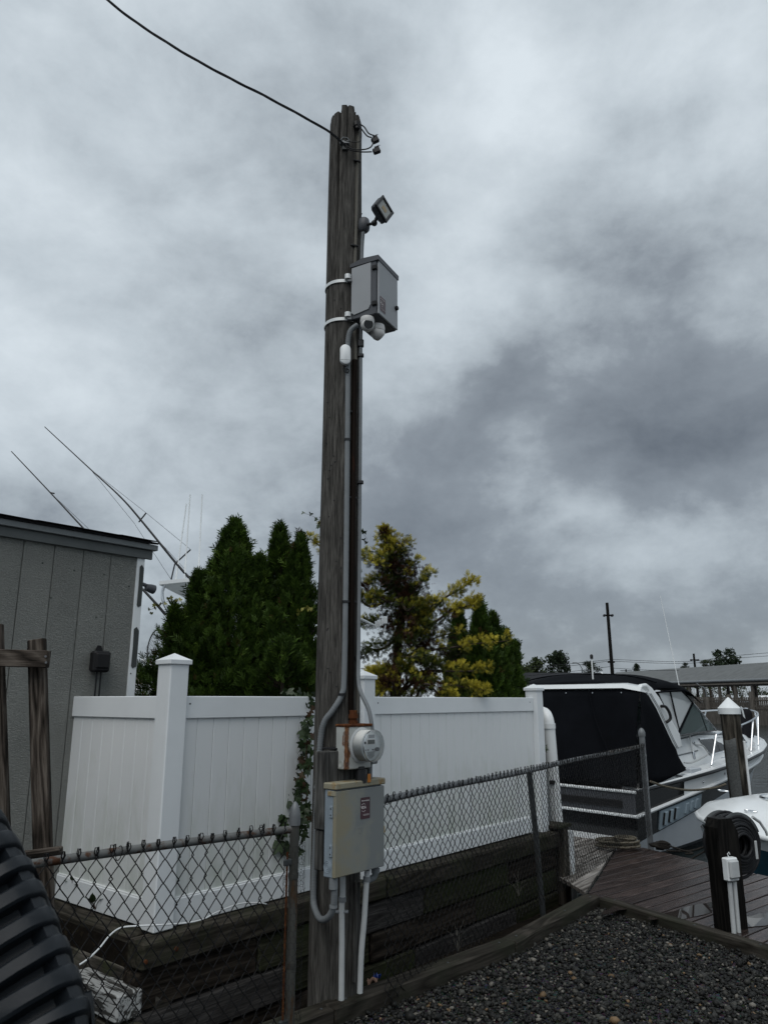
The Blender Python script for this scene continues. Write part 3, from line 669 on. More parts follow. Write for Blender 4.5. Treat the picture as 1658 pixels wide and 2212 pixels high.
# ================================================================== CHAIN LINK FENCES
CELL = .072
def zigzag(phase, h, seed, cw, CELL):
    rr = random.Random(seed); n = int(h/(CELL/2)); pts = []; q = cw/4
    for i in range(n+1):
        s = 1 if (i+phase) % 2 else -1; z = i*CELL/2; j = rr.uniform(-.0012, .0012); y = .0034*s
        pts += [(s*q*.80+j, y, z-.0060), (s*q*1.12+j, 0, z), (s*q*.80+j, -y, z+.0060)]       # each bend hooks round its neighbour
    zt = n*CELL/2; s = 1 if (n+phase) % 2 else -1
    pts += [(s*q*.55, -.004, zt+.020), (s*q*.75, -.002, zt+.034), (s*q*1.2, .003, zt+.034), (s*q*1.35, .004, zt+.018), (s*q*1.0, .003, zt+.006)]
    return MB().tube(pts, .0023, 5)
def chain_fence(name, label, p, q, h, rail_mat, zb, posts, rail_z, rail_r=.0205, seed=0, ext=(0, 0), lean=0., cw=.072, ch=.072):
    p, q = Vector(p), Vector(q); d = q-p; ln = d.length; a = math.atan2(d.y, d.x)
    root = thing(name, label, 'fence', (p.x, p.y, 0), a); rr = random.Random(seed)
    var = [[zigzag(ph, h, seed*10+k, cw, ch).mesh('wire', 'wire', True, False) for k in range(4)] for ph in (0, 1)]
    n = int(ln/(cw/2)); zb = rail_z-int(h/(ch/2))*ch/2+.014
    for i in range(n):
        o = link('wire', rr.choice(var[i % 2]), root, ((i+.5)*cw/2, -.027+rr.uniform(-.003, .003), zb-.012+rr.uniform(-.003, .003))); o.rotation_euler = (rr.uniform(-.005, .005)+lean, rr.uniform(-.006, .006), 0); o.scale = (1, 1, 1+rr.uniform(-.004, .004))
    sag = [(x, 0, rail_z+.006*math.sin(x*2.1)) for x in np.linspace(-ext[0], ln+ext[1], 20)]
    MB().tube(sag, rail_r, 14).obj('top_rail', rail_mat, root, True)
    for i in range(1, n//2, 9):
        MB().tube([(i*CELL+.023*math.cos(w)*.25, .024*math.sin(w), rail_z+.026*math.cos(w)) for w in np.linspace(0, 2*PI, 12)], .0018, 5).obj('tie_wire', 'wire', root)
    for (x, y, r_, hh, tx, tz, mat, cap) in posts:
        ob = MB().tube([(0, 0, -.25), (tx*.5, 0, hh*.5), (tx, 0, hh)], r_, 16).obj('post', mat, root, True); ob.location = (x, y, tz)
        if cap:
            c_ = MB().lathe([(r_*1.22, -.03), (r_*1.25, .008), (r_*1.2, .02), (r_*.95, .045), (r_*.5, .066), (0.002, .074)], 18).obj('post_cap', 'galv', ob, True); c_.location = (tx, 0, hh)
            for zc in (.78, .45, .14):
                k = MB().lathe([(r_*1.1, -.012), (r_*1.13, 0), (r_*1.1, .012)], 16).obj('band', mat, ob, True); k.location = (tx*zc, 0, hh*zc)
    return root, a
cfr, _ = chain_fence('chain_link_fence', 'long chain link fence running from the pole to the dock gate post', (-.02, 4.66), (3.29, 10.05), 1.05, 'galv', .055,
            [(2.68, .05, .024, 1.06, -.19, .0, 'galv_dark', False), (6.33, .0, .036, 1.20, 0, .03, 'galv', True)], 1.08, seed=2)
# rusted stretch of rail and clamp towards the gate post
rr_ = MB().tube([(4.75, 0, 1.083), (5.5, 0, 1.08), (6.28, 0, 1.082)], .0215, 14).obj('rusted_rail_sleeve', 'rust_rail', cfr, True)
cfl, _ = chain_fence('chain_link_fence', 'near chain link fence with a rusting rail left of the pole', (-1.55, 2.66), (-.445, 3.69), 1.09, 'rust_rail', .0,
            [(1.580, .03, .0215, 1.115, 0, .0, 'rust_post', True)], 1.075, rail_r=.0165, seed=5, ext=(.1, .02), cw=.062, ch=.088)
# slim brace bar and chicken wire sleeve on the near post
ob = MB().box((0, 0, 0), (.010, .006, .95), .002).obj('tension_bar', 'rust', cfl); ob.location = (1.540, .026, .5)
for z in (.93, .28): MB().box((1.558, .026, z), (.075, .016, .028), .004).obj('tension_band', 'galv_dark', cfl)
def chicken(parent):
    mb = MB(); cw = .026; nx = 12; nz = 32; r = .046
    def P(i, j):  # wrap-around hex lattice
        w = 2*PI*i/(nx*2); rr2 = r*(1.0+.35*max(0, math.cos(w-.6))*(.3+.7*(j/nz)))
        return Vector((rr2*math.cos(w), rr2*math.sin(w), 0))
    pts = {}
    for j in range(nz):
        for i in range(nx*2):
            zz_ = j*cw*.9+(.25*cw if (i+j) % 2 else -.0*cw); p = P(i, j); pts[(i, j)] = Vector((p.x, p.y, zz_))+Vector([random.uniform(-.003, .003) for _ in range(3)])
    for j in range(nz):
        for i in range(nx*2):
            mb.tube([pts[(i, j)], pts[((i+1) % (nx*2), j)]], .0007, 3, False)
            if (i+j) % 2 and j+1 < nz: mb.tube([pts[(i, j)], pts[(i, j+1)]], .0008, 3, False)
    o = mb.obj('chicken_wire', 'wire', parent, False, False); o.location = (1.580, .03, .27); tag(o, kind='stuff'); return o
chicken(cfl)

# ================================================================== UTILITY POLE
PX, PY = -.28, 4.72
def pr(z): return float(np.interp(z, [-.3, .65, 2., 3.2, 5., 5.95], [.146, .143, .131, .126, .121, .115]))
def psurf(u, v, off=0.):
    """point on the pole's near surface (plus off) along the photo ray"""
    r = pray(u, v); z = 2.
    for _ in range(4):
        R_ = pr(z)+off; a = r.x**2+r.y**2; b = -2*(r.x*PX+r.y*PY); c = PX**2+PY**2-R_**2; D = b*b-4*a*c
        t = (-b-math.sqrt(D))/(2*a) if D > 0 else -b/(2*a)
        p = Vector((0, 0, EYE))+r*t; z = p.z
    return p
pole = thing('utility_pole', 'tall weathered grey wooden utility pole with split top', 'utility pole', (PX, PY, 0))
def pole_shaft():
    NA, NZ = 128, 150; H_ = 5.85; rr = random.Random(3); vs = []; fs = []
    cracks = [(rr.uniform(0, 2*PI), rr.uniform(-1, 5), rr.uniform(.7, 2.6), rr.uniform(.003, .007), rr.uniform(.02, .035)) for _ in range(46)]
    th = math.atan2(-PY, -PX)
    big = [(th-.42, 4.6, 6.2, .030, .085), (th+.10, 5.0, 6.2, .016, .06), (th+.78, 3.2, 6.2, .022, .07), (th+.62, .2, 6.0, .012, .05), (th-1.0, 2.6, 6.1, .014, .05)]
    for j in range(NZ+1):
        z = -.3+(H_+.3)*j/NZ
        for i in range(NA):
            w = 2*PI*i/NA; r = pr(z)*(1+.012*math.sin(2*w+.6*z)+.008*math.sin(5*w-1.3*z)+.006*math.sin(9*w+2.1*z))
            for (c, z0, ln, dp, wd_) in cracks:
                if z0 < z < z0+ln:
                    e_ = abs((w-c-.02*math.sin(z*3)+PI) % (2*PI)-PI)
                    if e_ < wd_: r -= dp*(1-e_/wd_)*min(1, 4*(z-z0)/ln, 4*(z0+ln-z)/ln)
            for (c, z0, z1, dp, wd_) in big:
                if z > z0:
                    e_ = abs((w-c-.03*math.sin(z*2.2)+PI) % (2*PI)-PI)
                    if e_ < wd_: r -= dp*(1-(e_/wd_)**2)*min(1, (z-z0)/.7)
            zt = z
            if j >= NZ-2:
                dw = (w-th+PI) % (2*PI)-PI; zt = z-(.045 if dw < -.42 else (.0 if dw < .55 else .03+.05*min(1, dw-.55)))*(j-NZ+2)/2
            if j >= NZ-1: r *= .965
            vs.append((r*math.cos(w), r*math.sin(w), zt))
    for j in range(NZ):
        for i in range(NA): fs.append((j*NA+i, j*NA+(i+1) % NA, (j+1)*NA+(i+1) % NA, (j+1)*NA+i))
    k = len(vs); vs.append((0, 0, H_-.01))
    for i in range(NA): fs.append((NZ*NA+i, NZ*NA+(i+1) % NA, k))
    return MB().add(vs, fs).obj('pole_shaft', 'pole', pole, True, False)
pole_shaft()
PB = Vector((PX, PY, 0))
# riser strip and rusted conduit are fixed to the pole
rp = [psurf(u, v, .004)-PB for u, v in ((774, 285), (771, 400), (768, 520), (765, 620), (766, 700), (768, 790))]
MB().tube(spline(rp, 6), .0125, 10).obj('riser_cable', 'riser', pole, True)
cp = [psurf(u, v, .012)-PB for u, v in ((766, 778), (763, 1000), (761, 1200), (759, 1400), (758, 1555))]
MB().tube(spline(cp, 8), .0175, 14).obj('service_conduit', 'rust_dark', pole, True)
rs2 = [psurf(u, v, .003)-PB for u, v in ((777, 790), (775, 1100), (773, 1400), (771, 1540))]
MB().tube(spline(rs2, 6), .012, 8).obj('riser_cable', 'riser', pole, True)
for (u, v, mt) in ((771, 348, 'dark_metal'), (766, 531, 'dark_metal'), (762, 890, 'dark_metal'), (761, 1075, 'dark_metal'), (760, 1300, 'dark_metal')):
    c = psurf(u, v, .01)-PB
    MB().box(c, (.055, .018, .014), .003, None, .35).obj('clip', mt, pole)
rr_s = random.Random(12)
for k in range(22):
    c = psurf(rr_s.uniform(705, 750), rr_s.uniform(620, 1520), .001)-PB; o = MB().box((0, 0, 0), (.010, .004, .004), .001).obj('staple', 'dark_metal', pole); o.location = c; o.rotation_euler = (0, rr_s.uniform(-.6, .6), rr_s.uniform(-.4, .4))
# rusted hub where the conduit enters the meter box
hb = psurf(758, 1545, .016)
# lower pole cleats behind the pipes
for (u0, v0, u1, v1) in ((772, 1905, 766, 2120),):
    a, b = psurf(u0, v0, .012)-PB, psurf(u1, v1, .012)-PB
    MB().tube([a, b], .019, 6).obj('pole_batten', 'board', pole)

# flexible grey conduit running down the pole to a loop under the panel
BP = Vector((-.135, 4.43)); LX = D50; LY = L50          # board frame: x along the box faces, y into the pole
def bl(x, y, z): q = BP+LX*x+LY*y; return Vector((q.x, q.y, z))
fp = [psurf(772, 702, .06), psurf(756, 716, .035), psurf(751, 745, .024), psurf(751, 800, .016), psurf(750, 950, .016), psurf(748, 1150, .016), psurf(746, 1300, .016), psurf(743, 1460, .016), psurf(738, 1500, .018),
      psurf(718, 1535, .022), psurf(700, 1560, .03), psurf(692, 1600, .03), psurf(686, 1700, .03), psurf(681, 1830, .03), psurf(677, 1930, .03), psurf(680, 1962, .05), W(692, 1985, 4.43), W(708, 1982, 4.36), W(719, 1962, 4.33), W(722, 1930, 4.315), W(720, 1900, 4.31)]
fp = spline(fp, 7); fr = []
t_ = thing('flexible_conduit', 'grey flexible conduit down the pole ending in a loop under the electrical panel', 'conduit', tuple(fp[-1]))
MB().tube([p-fp[-1] for p in fp], .0168, 12).obj('conduit_tube', 'pvc_grey', t_, True)
dist = 0; rings = MB()
for i in range(1, len(fp)-1):
    seg = (fp[i+1]-fp[i]); nseg = max(1, int(seg.length/.011))
    if fp[i].z > 1.3 and fp[i].z < 3.7 and fp[i].z > 1.62: continue
    for k in range(nseg):
        p = fp[i]+seg*(k/nseg)-fp[-1]; d = seg.normalized()
        rings.tube([p-d*.0022, p+d*.0022], .0184, 10, False)
tag(rings.obj('conduit_rib', 'pvc_grey', t_, True), kind='stuff')
MB().tube([Vector((0, 0, 0))-Vector((0, 0, .045)), Vector((0, 0, .01))], .0235, 12).obj('end_fitting', 'pvc_grey', t_, True)
for v in (948, 1290, 1500, 1700, 1932):
    p = min(fp, key=lambda q: abs(CYP-FPX*0-0+0) if False else abs(q.z-psurf(745 if v < 1600 else 684, v, .016).z))
    MB().lathe([(.0215, -.007), (.0215, .007)], 14).obj('strap', 'dark_metal' if v < 1600 else 'pvc_grey', t_).location = p-fp[-1]

# slim pipe on the right of the pole
sp = [W(784, 502, 4.60), W(781, 560, 4.62), W(779, 730, 4.64), W(778, 900, 4.64), W(776, 1150, 4.64), W(774, 1400, 4.62), W(774, 1470, 4.60), W(780, 1498, 4.57), W(795, 1530, 4.545), W(802, 1562, 4.535), W(804, 1600, 4.53)]
sp = spline(sp, 6)
t_ = thing('grey_pipe', 'slim grey pipe along the right side of the pole bending out to the outlet box', 'pipe', tuple(sp[-1]))
MB().tube([p-sp[-1] for p in sp], .0125, 10).obj('pipe_tube', 'pvc_grey', t_, True)
for (u, v) in ((779, 742), (779, 768), (778, 1042), (774, 1420)):
    c = W(u, v, 4.635)-sp[-1]; MB().box(c, (.04, .03, .022 if v != 742 else .05), .004).obj('pipe_clip', 'dark_metal', t_)
# pale pipes below the panel
for pts, lab in (([(740, 1893), (740, 1935), (738, 1960), (738, 2040), (737, 2160)], 'pale conduit rising between the pole and the middle of the panel'), ([(793, 1880), (790, 1925), (786, 1990), (780, 2060), (777, 2145)], 'pale conduit leaning below the right end of the panel')):
    yy = 4.47 if pts[0][0] < 760 else 4.52
    q = spline([W(u, v, yy) for u, v in pts], 6)
    t_ = thing('pale_conduit', lab, 'conduit', tuple(q[-1])); MB().tube([p-q[-1] for p in q], .0155, 12).obj('conduit_tube', 'pvc_white', t_, True)
    k = q[8] if yy < 4.5 else q[3]
    MB().lathe([(.0205, -.012), (.0205, .012)], 14).obj('coupling', 'pvc_grey', t_, True).location = k-q[-1]
    if yy < 4.5: MB().box(q[13]-q[-1]+Vector((0, .005, 0)), (.07, .03, .012), .003).obj('strap', 'pvc_grey', t_)
# elbow fitting behind the panel's right lower corner
e_ = W(803, 1895, 4.60); t_ = thing('pipe_elbow', 'small grey pipe elbow fitting below the right corner of the panel', 'pipe fitting', tuple(e_))
MB().tube(spline([(-.045, -.02, -.03), (-.02, -.01, -.012), (.01, 0, .0), (.02, 0, .03), (.02, 0, .08)], 5), .018, 12).obj('elbow', 'pvc_grey', t_, True)
MB().lathe([(.024, -.012), (.024, .012)], 12, Matrix.Translation((.02, 0, .035))).obj('collar', 'pvc_grey', t_)

# backing boards, meter and panel
t_ = thing('backing_board', 'dark grey plywood backing board between the pole and the meter', 'board', tuple(bl(0, .11, .70)), A50)
MB().box((-.010, -.002, .475), (.40, .07, .40), .004).obj('upper_board', 'board', t_); MB().box((-.02, .004, .17), (.36, .06, .20), .004).obj('lower_board', 'board', t_)
MB().box((.03, .02, .815), (.30, .10, .010), .002).obj('tar_flashing', 'black_plastic', t_).location.z = -.13

def electrical_panel():
    z0, z1 = .745, 1.185; o3 = bl(0, 0, z0)
    t = thing('electrical_panel', 'ochre stained grey metal electrical panel with maroon sticker on the pole', 'electrical panel', tuple(o3), A50); h = z1-z0
    MB().box((0, .043, h/2), (.398, .064, h), .004).obj('box', 'panel_side', t)
    d = MB().box((0, 0, h/2-.004), (.404, .022, h-.012), .004).obj('door', 'panel', t)
    MB().box((.0, .032, h+.014), (.416, .094, .034), .005).obj('lid', 'panel_lid', t)
    for z in (h*.30, h*.74):
        k = MB().box((-.2005, .022, z), (.008, .022, .060), .002).obj('hinge', 'panel_side', t)
        for dz in (-.016, .016): MB().lathe([(.004, 0), (.003, .003)], 8, Matrix.Rotation(-PI/2, 4, 'Y')).obj('rivet', 'dark_metal', k).location = (-.204, .022, z+dz)
    MB().box((-.2015, .02, h-.022), (.007, .06, .026), .002).obj('corner_bracket', 'panel_lid', t)
    for r_ in (.030, .021, .012): MB().lathe([(r_, 0), (r_-.0015, .0018), (r_-.003, .0)], 26, Matrix.Translation((-.199, .044, .052)) @ Matrix.Rotation(-PI/2, 4, 'Y'), 0, False).obj('knockout_ring', 'panel_side', t, True)
    # raised square letter mark on the door
    F = frame_from((-.005, -.0115, .215), (1, 0, 0), (0, 0, 1), (0, -1, 0))
    mk = MB()
    for (x, y, w_, hh) in ((-.012, 0, .003, .03), (.012, 0, .003, .024), (0, .0135, .024, .003), (0, -.0135, .024, .003)): mk.box((x, y, 0), (w_, hh, .002), .0006, F)
    mk.obj('embossed_letter', 'panel', t)
    st = sticker(t, (.035, -.0118, .325), .078, .112); return t
def sticker(parent, at, w, h, rot=None):
    F = Matrix.Translation(at) @ frame_from((0, 0, 0), (1, 0, 0), (0, 0, 1), (0, -1, 0))
    if rot is not None: F = Matrix.Translation(at) @ rot
    pts = []; r_ = .006
    for cx2, cy2, a0 in ((w/2-r_, h/2-r_, 0), (-w/2+r_, h/2-r_, PI/2), (-w/2+r_, -h/2+r_, PI), (w/2-r_, -h/2+r_, 1.5*PI)):
        for k in range(5): a = a0+k*PI/8; pts.append((cx2+r_*math.cos(a), cy2+r_*math.sin(a)))
    s = MB().prism(pts, .0008, F).obj('sticker', 'maroon', parent); tag(s, 'maroon warning sticker')
    def tx(txt, size, x, y):
        me = text_mesh(txt, size); me.materials.append(M['print_white']); o = link('lettering', me, s); o.matrix_basis = F @ Matrix.Translation((x, y, .0014))
    tx('PROTECTED BY', w*.112, -.002*w, h*.34); tx('VDA', w*.27, -w*.20, h*.03)
    mk = MB()
    for sg in (1, -1):      # chevrons over and under the letters
        for sx_ in (-1, 1):
            mk.box((-w*.20+sx_*w*.10, h*.03+sg*(h*.165), .0012), (w*.23, h*.014, .0008), 0, F @ Matrix.Translation((-w*.20+sx_*w*.10, h*.03+sg*h*.165, 0)) @ Rz(-sx_*sg*.45) @ Matrix.Translation((w*.20-sx_*w*.10, -h*.03-sg*h*.165, 0)))
    mk.obj('chevron_mark', 'print_white', s)
    ln = MB()
    for k, yy in enumerate((-.29, -.335)): ln.box((w*.08, h*yy, .0012), (w*.62, h*.012, .0006), 0, F)
    ln.obj('print_line', 'print_white', s); return s
electrical_panel()
# padlock hanging on the panel's right edge
c = bl(.208, .012, .955)
t_ = thing('padlock', 'small brass padlock on the right edge of the electrical panel', 'padlock', tuple(c), A50)
MB().box((0, 0, -.02), (.034, .018, .040), .004).obj('lock_body', 'brass', t_)
MB().tube([(-.010, 0, -.004), (-.010, 0, .022), (-.007, 0, .031), (0, 0, .035), (.007, 0, .031), (.010, 0, .022), (.010, 0, -.004)], .0032, 8).obj('shackle', 'chrome', t_, True)
MB().box((-.008, 0, .022), (.012, .024, .02), .002).obj('hasp', 'panel_side', t_)

def electric_meter():
    z0, h, w, dp = 1.277, .228, .208, .085
    t = thing('electric_meter', 'rust streaked grey electric meter box with round glass meter', 'electric meter', tuple(bl(.006, .02, z0)), A50)
    b = MB().box((0, dp/2-.01, h/2), (w, dp, h), .005).obj('socket_box', 'meter', t)
    MB().box((0, dp/2-.012, h+.006), (w+.008, dp+.008, .014), .003).obj('top_flange', 'rust', t)
    for r_ in (.019, .012): MB().lathe([(r_, 0), (r_-.001, .0015), (r_-.002, 0)], 22, Matrix.Translation((-w/2-.0002, .03, .03)) @ Matrix.Rotation(-PI/2, 4, 'Y'), 0, False).obj('knockout_ring', 'meter', b, True)
    Y = Matrix.Rotation(PI/2, 4, 'X'); C = Matrix.Translation((.018, -.01, .125)) @ Y       # local z -> -y (towards viewer)
    MB().lathe([(.098, -.002), (.098, .004), (.090, .010), (.086, .010)], 40, C).obj('socket_ring', 'pvc_white', t, True)
    MB().lathe([(.084, .004), (.084, .058), (.082, .066), (.078, .069)], 40, C).obj('meter_body', 'cam_white', t, True)
    MB().lathe([(.0855, .010), (.0855, .088), (.083, .097), (.077, .101), (.0, .102)], 44, C, 0, False).obj('glass_cover', 'glass_clear', t, True)
    MB().lathe([(.0865, .088), (.0875, .092), (.0865, .096)], 44, C, 0, False).obj('cover_rim', 'chrome', t, True)
    f = MB().lathe([(.080, .068), (.080, .071)], 36, C).obj('dial_face', 'white_paint', t)
    F = C @ Matrix.Translation((0, 0, .0712))
    def pl(name, x, y, ww, hh, mt, th=.0015): return MB().box((x, y, th/2), (ww, hh, th), 0, F).obj(name, mt, f)
    pl('display_bezel', 0, .020, .068, .030, 'print_white'); pl('display', 0, .0205, .060, .022, 'lcd', .0025); pl('maker_plate', .004, .050, .050, .018, 'cabinet')
    MB().lathe([(.007, 0), (.007, .004), (.004, .005)], 12, F @ Matrix.Translation((-.050, .017, 0))).obj('sensor_button', 'dark_metal', f)
    for x in (-.045, -.028, -.022, .012, .020): pl('port', x, -.022, .006, .005, 'dark_metal')
    MB().lathe([(.008, 0), (.008, .006), (.011, .008), (.011, .018), (.003, .020)], 12, F @ Matrix.Translation((.040, -.020, .0))).obj('knob', 'galv', f, True)
    for k in range(6):
        ww = (.066, .060, .052, .056, .044, .026)[k]; pl('print_line', 0, -.034-k*.0062, ww, .0022, 'print_grey', .0012)
    MB().box((.018, -.012, .002), (.05, .012, .018), .004).obj('lower_latch', 'dark_metal', t)
    MB().tube([(.02, -.006, -.005), (.02, -.006, -.075)], .034, 14).obj('lower_nipple', 'dark_metal', t)
    tg = MB().box((.052, -.040, -.052), (.026, .004, .046), .0018).obj('orange_tag', 'orange', t)
    hub = MB()
    for (r_, a, b_) in ((.026, .0, .018), (.021, .018, .030), (.027, .030, .052), (.022, .052, .075)): hub.lathe([(r_, a), (r_, b_)], 8, Matrix.Translation((-.005, .032, h+.013)))
    hub.obj('conduit_hub', 'rust', t); return t
electric_meter()
# outlet box at the right of the meter
c = bl(.155, .045, 1.30)
t_ = thing('outlet_box', 'grey weatherproof outlet box with open flap right of the meter', 'outlet', tuple(c), A50)
MB().box((0, 0, .03), (.055, .05, .075), .006).obj('outlet_body', 'pvc_grey', t_); MB().box((.004, -.034, .075), (.05, .035, .05), .006).obj('flap', 'pvc_white', t_).rotation_euler = (R(12), 0, 0)
MB().box((.01, -.03, .115), (.03, .025, .03), .005).obj('plug', 'pvc_white', t_); MB().tube([(-.014, 0, .0), (-.014, 0, -.12)], .0125, 10).obj('outlet_pipe', 'pvc_grey', t_, True)
MB().tube([(-.014, 0, .06), (-.014, 0, .16)], .0155, 10).obj('outlet_collar', 'pvc_grey', t_, True)

# ================================================================== THINGS HIGH ON THE POLE
def cabinet():
    a = R(62); o3 = Vector((-.052, 4.50, 4.118)); t = thing('equipment_cabinet', 'grey metal equipment cabinet strapped high on the pole', 'cabinet', tuple(o3), a)
    w, d, h = .285, .192, .395                                        # local x along the door, local y back along the side
    MB().box((w/2, d/2, h/2), (w, d, h), .004).obj('cabinet_body', 'cabinet_dark', t)
    # raised side panel with cut corners
    F = frame_from((-.0005, 0, 0), (0, 1, 0), (0, 0, 1), (-1, 0, 0))
    MB().prism([(.055, .045), (.165, .028), (.186, .048), (.186, h-.015), (.038, h-.010), (.038, .075)], .006, F).obj('side_panel', 'cabinet', t)
    dr = MB().box((w/2+.004, -.009, h/2), (w-.012, .014, h-.006), .003).obj('door', 'cabinet', t)
    for z in (.075, h-.055):
        MB().box((.0, .012, z), (.026, .034, .034), .005).obj('hinge', 'black_plastic', t)
    MB().lathe([(.016, 0), (.016, .014), (.012, .018)], 14, frame_from((w-.032, -.016, .155), (1, 0, 0), (0, 0, 1), (0, -1, 0))).obj('lock', 'black_plastic', dr, True)
    rf = MB()
    y0, y1, x0, x1 = -.020, d+.008, -.007, w+.008
    rf.add([(x0, y0, h-.004), (x1, y0, h-.004), (x1, y1, h-.004), (x0, y1, h-.004), (x0, y0, h+.030), (x1, y0, h+.030), (x1, y1, h+.018), (x0, y1, h+.018), (x0, d*.55, h+.040), (x1, d*.55, h+.040)],
           [(0, 3, 2, 1), (0, 1, 5, 4), (2, 3, 7, 6), (1, 2, 6, 9, 5), (3, 0, 4, 8, 7), (4, 5, 9, 8), (8, 9, 6, 7)])
    rf.obj('roof', 'cabinet_dark', t)
    sticker(t, (.062, -.0168, .085), .075, .105)
    MB().box((w/2, d+.02, h/2), (.12, .03, h*.9), .004).obj('mounting_plate', 'cabinet_dark', t); return t
cabinet()
for (v0, v1, lab) in ((624, 602, 'upper bright steel strap holding the cabinet to the pole'), (704, 684, 'lower bright steel strap holding the cabinet to the pole')):
    zc = psurf(728, v1+6, 0).z; t = thing('steel_strap', lab, 'strap', (PX, PY, zc)); r_ = pr(zc)+.004
    mb = MB(); n = 56; rows = []
    for k in range(n):
        w = 2*PI*k/n; rows.append([Vector((rr_*math.cos(w), rr_*math.sin(w), dz)) for rr_, dz in ((r_-.003, -.011), (r_+.003, -.011), (r_+.003, .011), (r_-.003, .011))])
    rows.append(rows[0]); mb.loft(rows, True); mb.obj('band', 'steel_strap', t, False)
    k = psurf(751, v1, .02)-Vector((PX, PY, zc)); MB().lathe([(.022, -.016), (.022, .016)], 16, Matrix.Translation(k+Vector((0, 0, .012)))).obj('strap_coil', 'steel_strap', t, True)
    MB().box(k+Vector((.012, -.002, -.018)), (.03, .02, .02), .004).obj('buckle', 'galv', t)
# turret cameras below the cabinet
def turret(px, py, pz, look, lab, s=1.):
    t = thing('turret_camera', lab, 'camera', (px, py, pz)); lk = Vector(look).normalized()
    MB().lathe([(.034*s, .045*s), (.046*s, .04*s), (.050*s, .015*s), (.046*s, .0)], 24).obj('base_ring', 'cam_white', t, True)
    q = lk.to_track_quat('Z', 'Y').to_matrix().to_4x4()
    prof = [(.002, -.045), (.022, -.042), (.037, -.028), (.045, -.005), (.046, .010), (.040, .028), (.034, .036)]
    b = MB().lathe([(r*s, z*s) for r, z in prof], 26, q).obj('eyeball', 'cam_white', t, True)
    MB().lathe([(.034*s, .034*s), (.031*s, .038*s), (.0, .038*s)], 24, q, 0, False).obj('lens_window', 'lens', b, True)
    for k in (b,): k.location = (0, 0, -.012*s)
    return t
p = W(793, 699, 4.55); turret(p.x, p.y, p.z, (.28, -1, -.28), 'white turret camera under the cabinet with its dark lens facing the viewer', .98)
p = W(815, 716, 4.62); turret(p.x, p.y, p.z, (.95, .6, -.75), 'white turret camera under the cabinet seen from behind', 1.02)
p = W(800, 712, 4.60); t_ = thing('camera_bracket', 'small dark bracket plate between the two turret cameras', 'bracket', tuple(p), R(62)); MB().prism([(-.05, .03), (.06, .03), (.05, -.025), (.02, -.03)], .02, frame_from((0, 0, 0), (1, 0, 0), (0, 0, 1), (0, -1, 0))).obj('plate', 'cabinet_dark', t_)
# oval wireless unit
p = psurf(745, 769, .028); t_ = thing('wireless_unit', 'white oval wireless unit on the pole below the cabinet', 'wireless unit', tuple(p-Vector((0, 0, .07))), math.atan2(p.y-PY, p.x-PX)+PI/2)
def capsule(w, h, d, zc, rr=.5):
    rows = []
    for y, f in ((0, .86), (-d*.25, .97), (-d*.6, 1.), (-d*.88, .93), (-d, .72)):
        r_ = w/2*f; hh = h/2-w/2; row = []
        for k in range(28):
            a = 2*PI*k/28; row.append(Vector((r_*math.cos(a), y, zc+(hh if math.sin(a) > 0 else -hh)*1+r_*math.sin(a))))
        rows.append(row)
    return MB().loft(rows, True, True)
capsule(.072, .142, .034, .07).obj('unit_shell', 'white_paint', t_, True)
MB().box((0, -.033, .028), (.058, .003, .0012)).obj('seam', 'print_grey', t_)
MB().tube(spline([(.01, .0, .0), (-.012, -.004, -.02), (-.006, -.006, -.042), (.018, -.006, -.048), (.026, -.008, -.03), (.008, -.008, -.025), (.012, -.004, -.05)], 6), .003, 6).obj('cable_loop', 'black_rubber', t_, True)
# flood light
def flood():
    base = W(786, 487, 4.62); t = thing('flood_light', 'black square flood light angled out from the pole', 'flood light', tuple(base))
    B = frame_from((0, 0, 0), (.80, -.6, 0), (.6, .8, 0), (0, 0, 1))
    MB().lathe([(.026, -.05), (.038, -.035), (.042, 0), (.036, .04), (.028, .05)], 14).obj('junction_box', 'cabinet_dark', t, True)
    kn = W(808, 482, 4.50)-base; MB().tube([(.02, -.01, .0), kn*.6, kn], .010, 10).obj('arm', 'dark_metal', t, True)
    MB().lathe([(.002, -.02), (.014, -.016), (.021, -.006), (.021, .006), (.014, .016), (.002, .02)], 14, Matrix.Translation(kn)).obj('knuckle', 'dark_metal', t, True)
    c = W(829, 452, 4.46)-base; hx = Vector((.0625, .0757, .019)).normalized(); up = (Vector((0, 0, 1))-hx*hx.z).normalized(); n = hx.cross(up).normalized()
    x = (hx+up).normalized(); y = n.cross(x)
    F = frame_from(c, x, y, n)
    hd = MB().box((0, 0, -.022), (.135, .135, .044), .008, F).box((0, 0, -.05), (.10, .10, .02), .006, F).obj('lamp_housing', 'cabinet_dark', t)
    for (cx2, cy2, w_, h_) in ((0, .062, .144, .018), (0, -.062, .144, .018), (.062, 0, .018, .108), (-.062, 0, .018, .108)): MB().box((cx2, cy2, .004), (w_, h_, .014), .003, F).obj('bezel', 'dark_metal', t)
    MB().box((0, 0, .001), (.104, .104, .003), 0, F).obj('diffuser', 'lamp_face', t); MB().box((0, 0, .0035), (.034, .045, .001), 0, F).obj('led_chip', 'led', t)
    MB().tube([kn, c-n*.03+(kn-c)*.25], .012, 8).obj('yoke', 'dark_metal', t)
    MB().tube([(-.02, -.01, .04), (-.02, -.015, .075), (-.012, -.02, .082)], .003, 6).obj('tie_end', 'black_plastic', t)
flood()
